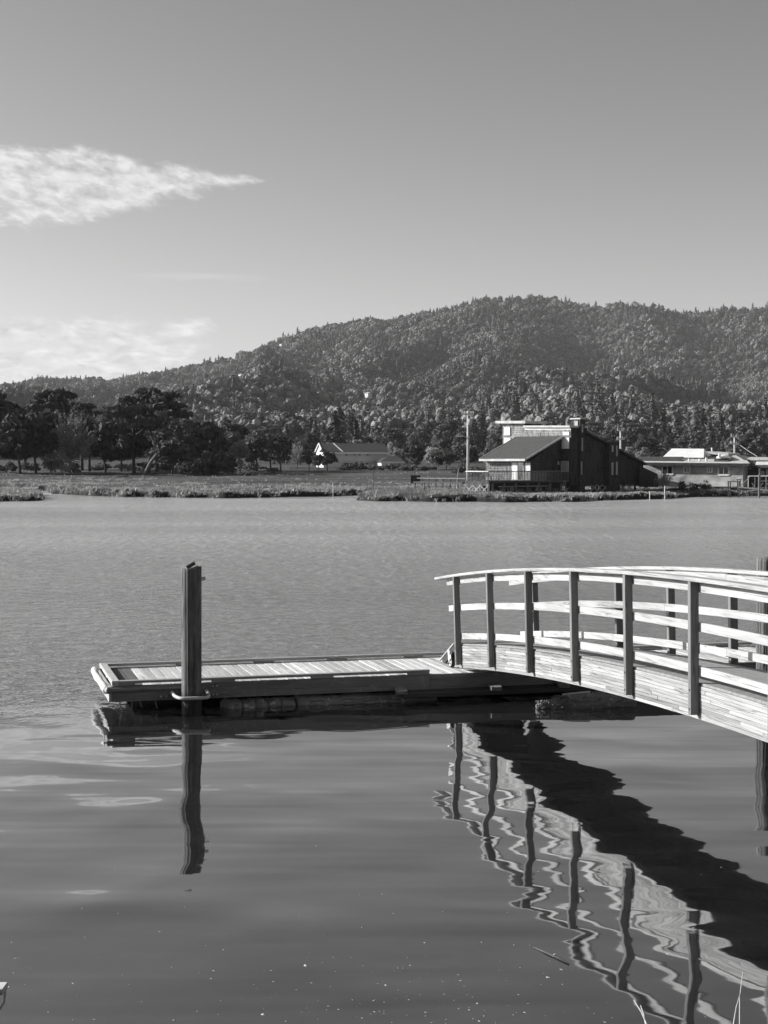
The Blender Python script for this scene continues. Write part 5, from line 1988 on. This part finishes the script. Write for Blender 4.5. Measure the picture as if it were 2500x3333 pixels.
MB().beam(q0_ - UP * .25 - J2 * .03, q1_ - UP * .25 - J2 * .03, .1, .45).build('eave_fascia', M['brightpanel'], ann)
sh = thing('low_shed', 'low dark shed with a bright porch opening in front of the hall', 'shed', (at(1130, 1515, 350).x, 350, 2.3))
s0 = lambda x, y: at(*z3(x, y), 352)
MB().prism([s0(462, 432), s0(462, 380), s0(740, 380), s0(740, 432)], (0, 4, 0)).build('wall', M['roofdark'], sh)
MB().prism([s0(455, 378), s0(745, 380), s0(740, 366) + Vector((0, 4, 0)), s0(460, 366) + Vector((0, 4, 0))], (0, 0, -.15)).build('roof', M['roofdark'], sh)
MB().prism([s0(672, 382), s0(672, 374), s0(740, 376), s0(740, 384)], (0, -.3, 0)).build('porch_beam', M['white'], sh)
MB().prism([s0(452, 430), s0(452, 370), s0(466, 370), s0(466, 430)], (0, -.3, 0)).build('corner_board', M['white'], sh)

fence = thing('picket_fence', 'pale board fence in front of the long hall', 'fence', (at(1000, 1520, 340).x, 340, 2.2))
nf = 60
for i in range(nf):
    x = 940 + (1113 - 940) * i / (nf - 1)
    p, q_ = at(x, 1534 - 2 * i / nf, 338), at(x, 1519 + R.uniform(-.6, .6), 338)
    MB().beam(p, q_, .05, (1113 - 940) / nf / F * 338 * .88, (0, 1, 0)).build('board', M['trim'], fence)
MB().beam(at(938, 1524, 338.1), at(1114, 1523, 338.1), .06, .1).build('cross_rail', M['trim'], fence)
fence2 = thing('picket_fence', 'low pale fence glimpsed between the trunks at the far left', 'fence', (at(60, 1522, 345).x, 345, 2.2))
for i in range(26):
    x = -20 + 8.2 * i
    MB().beam(at(x, 1530, 345), at(x, 1517, 345), .06, .07, (0, 1, 0)).build('picket', M['trim'], fence2)
for y in (1518, 1524):
    MB().beam(at(-25, y, 345.1), at(190, y, 345.1), .05, .08).build('cross_rail', M['trim'], fence2)
cot = thing('white_cottage', 'small white gabled cottage among trees right of the annexe', 'house', (at(1382, 1515, 400).x, 400, 2.8))
c0_ = lambda x, y: at(*z3(x, y), 400)
MB().prism([c0_(1168, 400), c0_(1168, 310), c0_(1188, 276), c0_(1206, 312), c0_(1206, 400)], (1.5, 6, 0)).build('wall', M['brightpanel'], cot)
for xa, xb_ in ((1164, 1188), (1210, 1188)):
    MB().prism([c0_(xa, 316) - Vector((0, .3, 0)), c0_(xb_, 273) - Vector((0, .3, 0)), c0_(xb_, 273) + Vector((1.6, 6.3, 0)), c0_(xa, 316) + Vector((1.6, 6.3, 0))], (0, 0, .15)).build('roof', M['roofdark'], cot)
MB().prism([c0_(1206, 400), c0_(1206, 352), c0_(1290, 360), c0_(1290, 400)], (1.5, 5, 0)).build('side_wall', M['concrete'], cot)


# ================================================================== UTILITY POLES, POSTS, WIRES
def upole(label, px, ytop, Y, arms, lamp=False, wires=None, tilt=0.0):
    X = (px - CX) / F * Y
    z = gz(X, Y)
    top = at(px, ytop, Y)
    t = thing('utility_pole', label, 'pole', (X, Y, z))
    MB().tube([(X, Y, z - .6), (X, Y, (z + top.z) / 2), top], [.19, .16, .12], 10).build('pole', M['polewood'], t, True)
    for y, hw, dy in arms:
        p = at(px, y, Y)
        w = hw / F * Y
        arm = MB().beam(p + Vector((-w, -.15, -dy)), p + Vector((w, -.15, dy)), .14, .22).build('crossarm', M['white'], t)
        for s_ in (-.92, -.45, .45, .92):
            MB().tube([p + Vector((w * s_, -.15, .05 + dy * s_)), p + Vector((w * s_, -.15, .34 + dy * s_))], [.05, .07], 6).build('insulator', M['white'], t).parent = arm
    if lamp:
        p = at(px, 1428, Y)
        e = at(px - 20, 1419, Y)
        MB().tube([p, p.lerp(e, .6) + UP * .1, e], .05, 6).build('lamp_arm', M['metal'], t)
        MB().beam(e + Vector((.15, 0, 0)), e + Vector((-.55, 0, -.05)), .24, .16).build('lamp_head', M['white'], t)
        q_ = at(px + 6, 1374, Y)
        MB().tube([q_ - UP * .45, q_ + UP * .45], .24, 10).build('transformer', M['metal'], t, True)
        MB().beam(at(px, 1383, Y), at(px + 6, 1383, Y), .1, .1).build('bracket', M['metal'], t)
    return t


upole('tall utility pole with street lamp arm left of the shingled house', 1523, 1340, 205, [(1348, 20, 0)], True)
upole('short double-armed utility pole behind the right slope of the shingled house', 2020, 1399, 230, [(1401, 11, 0), (1429, 12, 0)])
t = upole('double-armed pole with stay wire rising above the low building at the right', 2391, 1419, 215, [(1422, 12, -.12), (1445, 13, -.1)])
MB().tube([at(2404, 1445, 215), at(2430, 1464, 213), at(2465, 1486, 210)], .03, 5).build('stay_wire', M['metal'], t)
for i, (px, y0, y1, Y, w_, mt, lab) in enumerate([(1084, 1571, 1606, 170, .05, 'white', 'slim white stake at the water edge left of the grassy point'), (1216, 1534, 1606, 158, .05, 'bark', 'tall thin dark stake on the grassy point'),
                                                  (1381, 1571, 1598, 160, .05, 'bark', 'short dark stake right of the grassy point'), (2115, 1600, 1620, 156, .07, 'white', 'short white stake at the water edge below the lean-to'),
                                                  (2164, 1582, 1610, 158, .08, 'white', 'taller white stake where the bank bends at the right'), (627, 1584, 1600, 175, .06, 'white', 'small white stake on the marsh below the park grove'),
                                                  (929, 1574, 1584, 195, .06, 'white', 'tiny white stake far back on the marsh'), (1492, 1526, 1568, 200, .06, 'trim', 'leaning pale stake beside the footpath rail'), (1351, 1524, 1530, 260, .05, 'bark', 'small dark stake in the dim meadow')]):
    p = at(px, y0, Y)
    g_ = gz(p.x, p.y)
    w_ *= .7
    MBs = MB().tube([(p.x + (.25 if i == 7 else 0) * -1, p.y, min(g_, p.z - .3) - .4), tuple(p)], w_, 6)
    s_ = thing('marker_stake', lab, 'stake', (p.x, p.y, g_))
    MBs.build('stick', M[mt], s_)
    MB().box((p.x, p.y, p.z + .012), (w_ * 2.3, w_ * 2.3, .03)).build('tip', M[mt], s_)
# low footpath causeway running to the house deck
cw = thing('causeway', 'low dark plank causeway on short posts leading to the house deck', 'walkway', (at(1450, 1568, 182).x, 182, .6))
c1, c2 = at(1352, 1569, 192), at(1516, 1572, 178)
MB().beam(c1, c2, .9, .16).build('walkway', M['dark'], cw)
MB().beam(c1 + UP * .5, c2 + UP * .5, .08, .08).build('handrail', M['fascia'], cw)
for i in range(8):
    p = c1.lerp(c2, i / 7)
    MB().beam(p + UP * .5, Vector((p.x, p.y, .2)), .12, .12, (0, 1, 0)).build('post', M['fascia'], cw)
p = at(1352, 1560, 192)
MB().box((p.x, p.y, p.z), (1.2, .8, 1.0)).build('end_box', M['dark'], cw)

# shrubs by the buildings
SH = [(2160, 176, 34, 1522, 'leafl', 'feather', 'bare pale shrub against the left windows of the low building'), (2222, 176.5, 18, 1556, 'bush', 'bush', 'small dark shrub under the second window of the low building'),
      (2262, 176, 24, 1565, 'bush', 'bush', 'spreading low shrub in the middle of the low building wall'), (2298, 175.5, 22, 1556, 'leafd', 'bush', 'dark bushy shrub right of the wall middle of the low building'),
      (1130, 340, 40, 1506, 'bush', 'bush', 'shrub in front of the low shed'), (1170, 338, 30, 1500, 'leafd', 'bush', 'dark round shrub right of the low shed'), (1225, 336, 34, 1508, 'bush', 'bush', 'scrubby shrub below the annexe eave'),
      (1275, 334, 40, 1506, 'leaf', 'bush', 'wide grey shrub in front of the annexe'), (1330, 330, 44, 1506, 'bush', 'bush', 'tangled scrub right of the annexe'), (1385, 325, 36, 1512, 'leafd', 'bush', 'dark heap of scrub below the white cottage'),
      (2440, 186, 26, 1520, 'bush', 'bush', 'shrub in the shade of the porch at the right edge'), (240, 300, 30, 1500, 'leaf', 'bush', 'scrub at the foot of the dark left trees'),
      (395, 268, 26, 1548, 'leaf', 'bush', 'low shrub on the grass bank below the umbrella-shaped cypress'), (790, 275, 36, 1533, 'bush', 'bush', 'low scrub on the bank below the pale small tree')]
SH += [(20, 305, 46, 1492, 'bush', 'bush', 'scrub under the tree cut by the left picture edge'), (100, 330, 40, 1500, 'leaf', 'bush', 'grey scrub behind the paired trunks at the far left'), (330, 335, 44, 1498, 'bush', 'bush', 'scrub behind the low dark tree left of the umbrella-shaped cypress'),
       (410, 340, 40, 1502, 'leafl', 'bush', 'pale scrub seen between the trunks left of the umbrella-shaped cypress'), (470, 345, 44, 1500, 'leaf', 'bush', 'grey scrub behind the foot of the leaning trunk'), (545, 330, 46, 1496, 'bush', 'bush', 'scrub behind the dark broad tree by the leaning trunk'),
       (830, 330, 44, 1500, 'leaf', 'bush', 'grey scrub under the right end of the park grove'), (760, 335, 40, 1498, 'bush', 'bush', 'scrub left of the pale small tree'), (890, 300, 30, 1520, 'leaf', 'bush', 'small shrub at the right-hand end of the grove on the bank'),
       (1500, 300, 40, 1508, 'leaf', 'bush', 'scrub left of the tall utility pole'), (1560, 260, 40, 1512, 'bush', 'bush', 'shrub between the utility pole and the shingled house')]
for i, (px, Y, hw, ty, lf_, kd, lab) in enumerate(SH):
    X = (px - CX) / F * Y
    z = gz(X, Y)
    h = max(.5, H + (HOR - ty) / F * Y - z)
    place_tree('shrub', lab, 'shrub', (X, Y, z - .05), kd, h, hw / F * Y, 800 + i, lf_, 'barkpale' if lf_ == 'leafl' else 'bark', .8 if kd == 'bush' else .45)

# ================================================================== AIR
hz = MB().box((0, 2500, 255), (4400, 5160, 516))
hm = bpy.data.materials.new('haze')
hm.use_nodes = True
q = NT(hm.node_tree)
for n_ in list(q.n):
    if n_.type == 'BSDF_PRINCIPLED':
        q.n.remove(n_)
pv = q.new('ShaderNodeVolumePrincipled')
pv.inputs['Color'].default_value = (0.9, 0.9, 0.9, 1)
pv.inputs['Density'].default_value = 0.000045
q.l.new(pv.outputs[0], q.n['Material Output'].inputs['Volume'])
ho = hz.build('haze', hm)
tag(ho, 'thin pale air haze over the pond and hills', 'haze', kind='stuff')
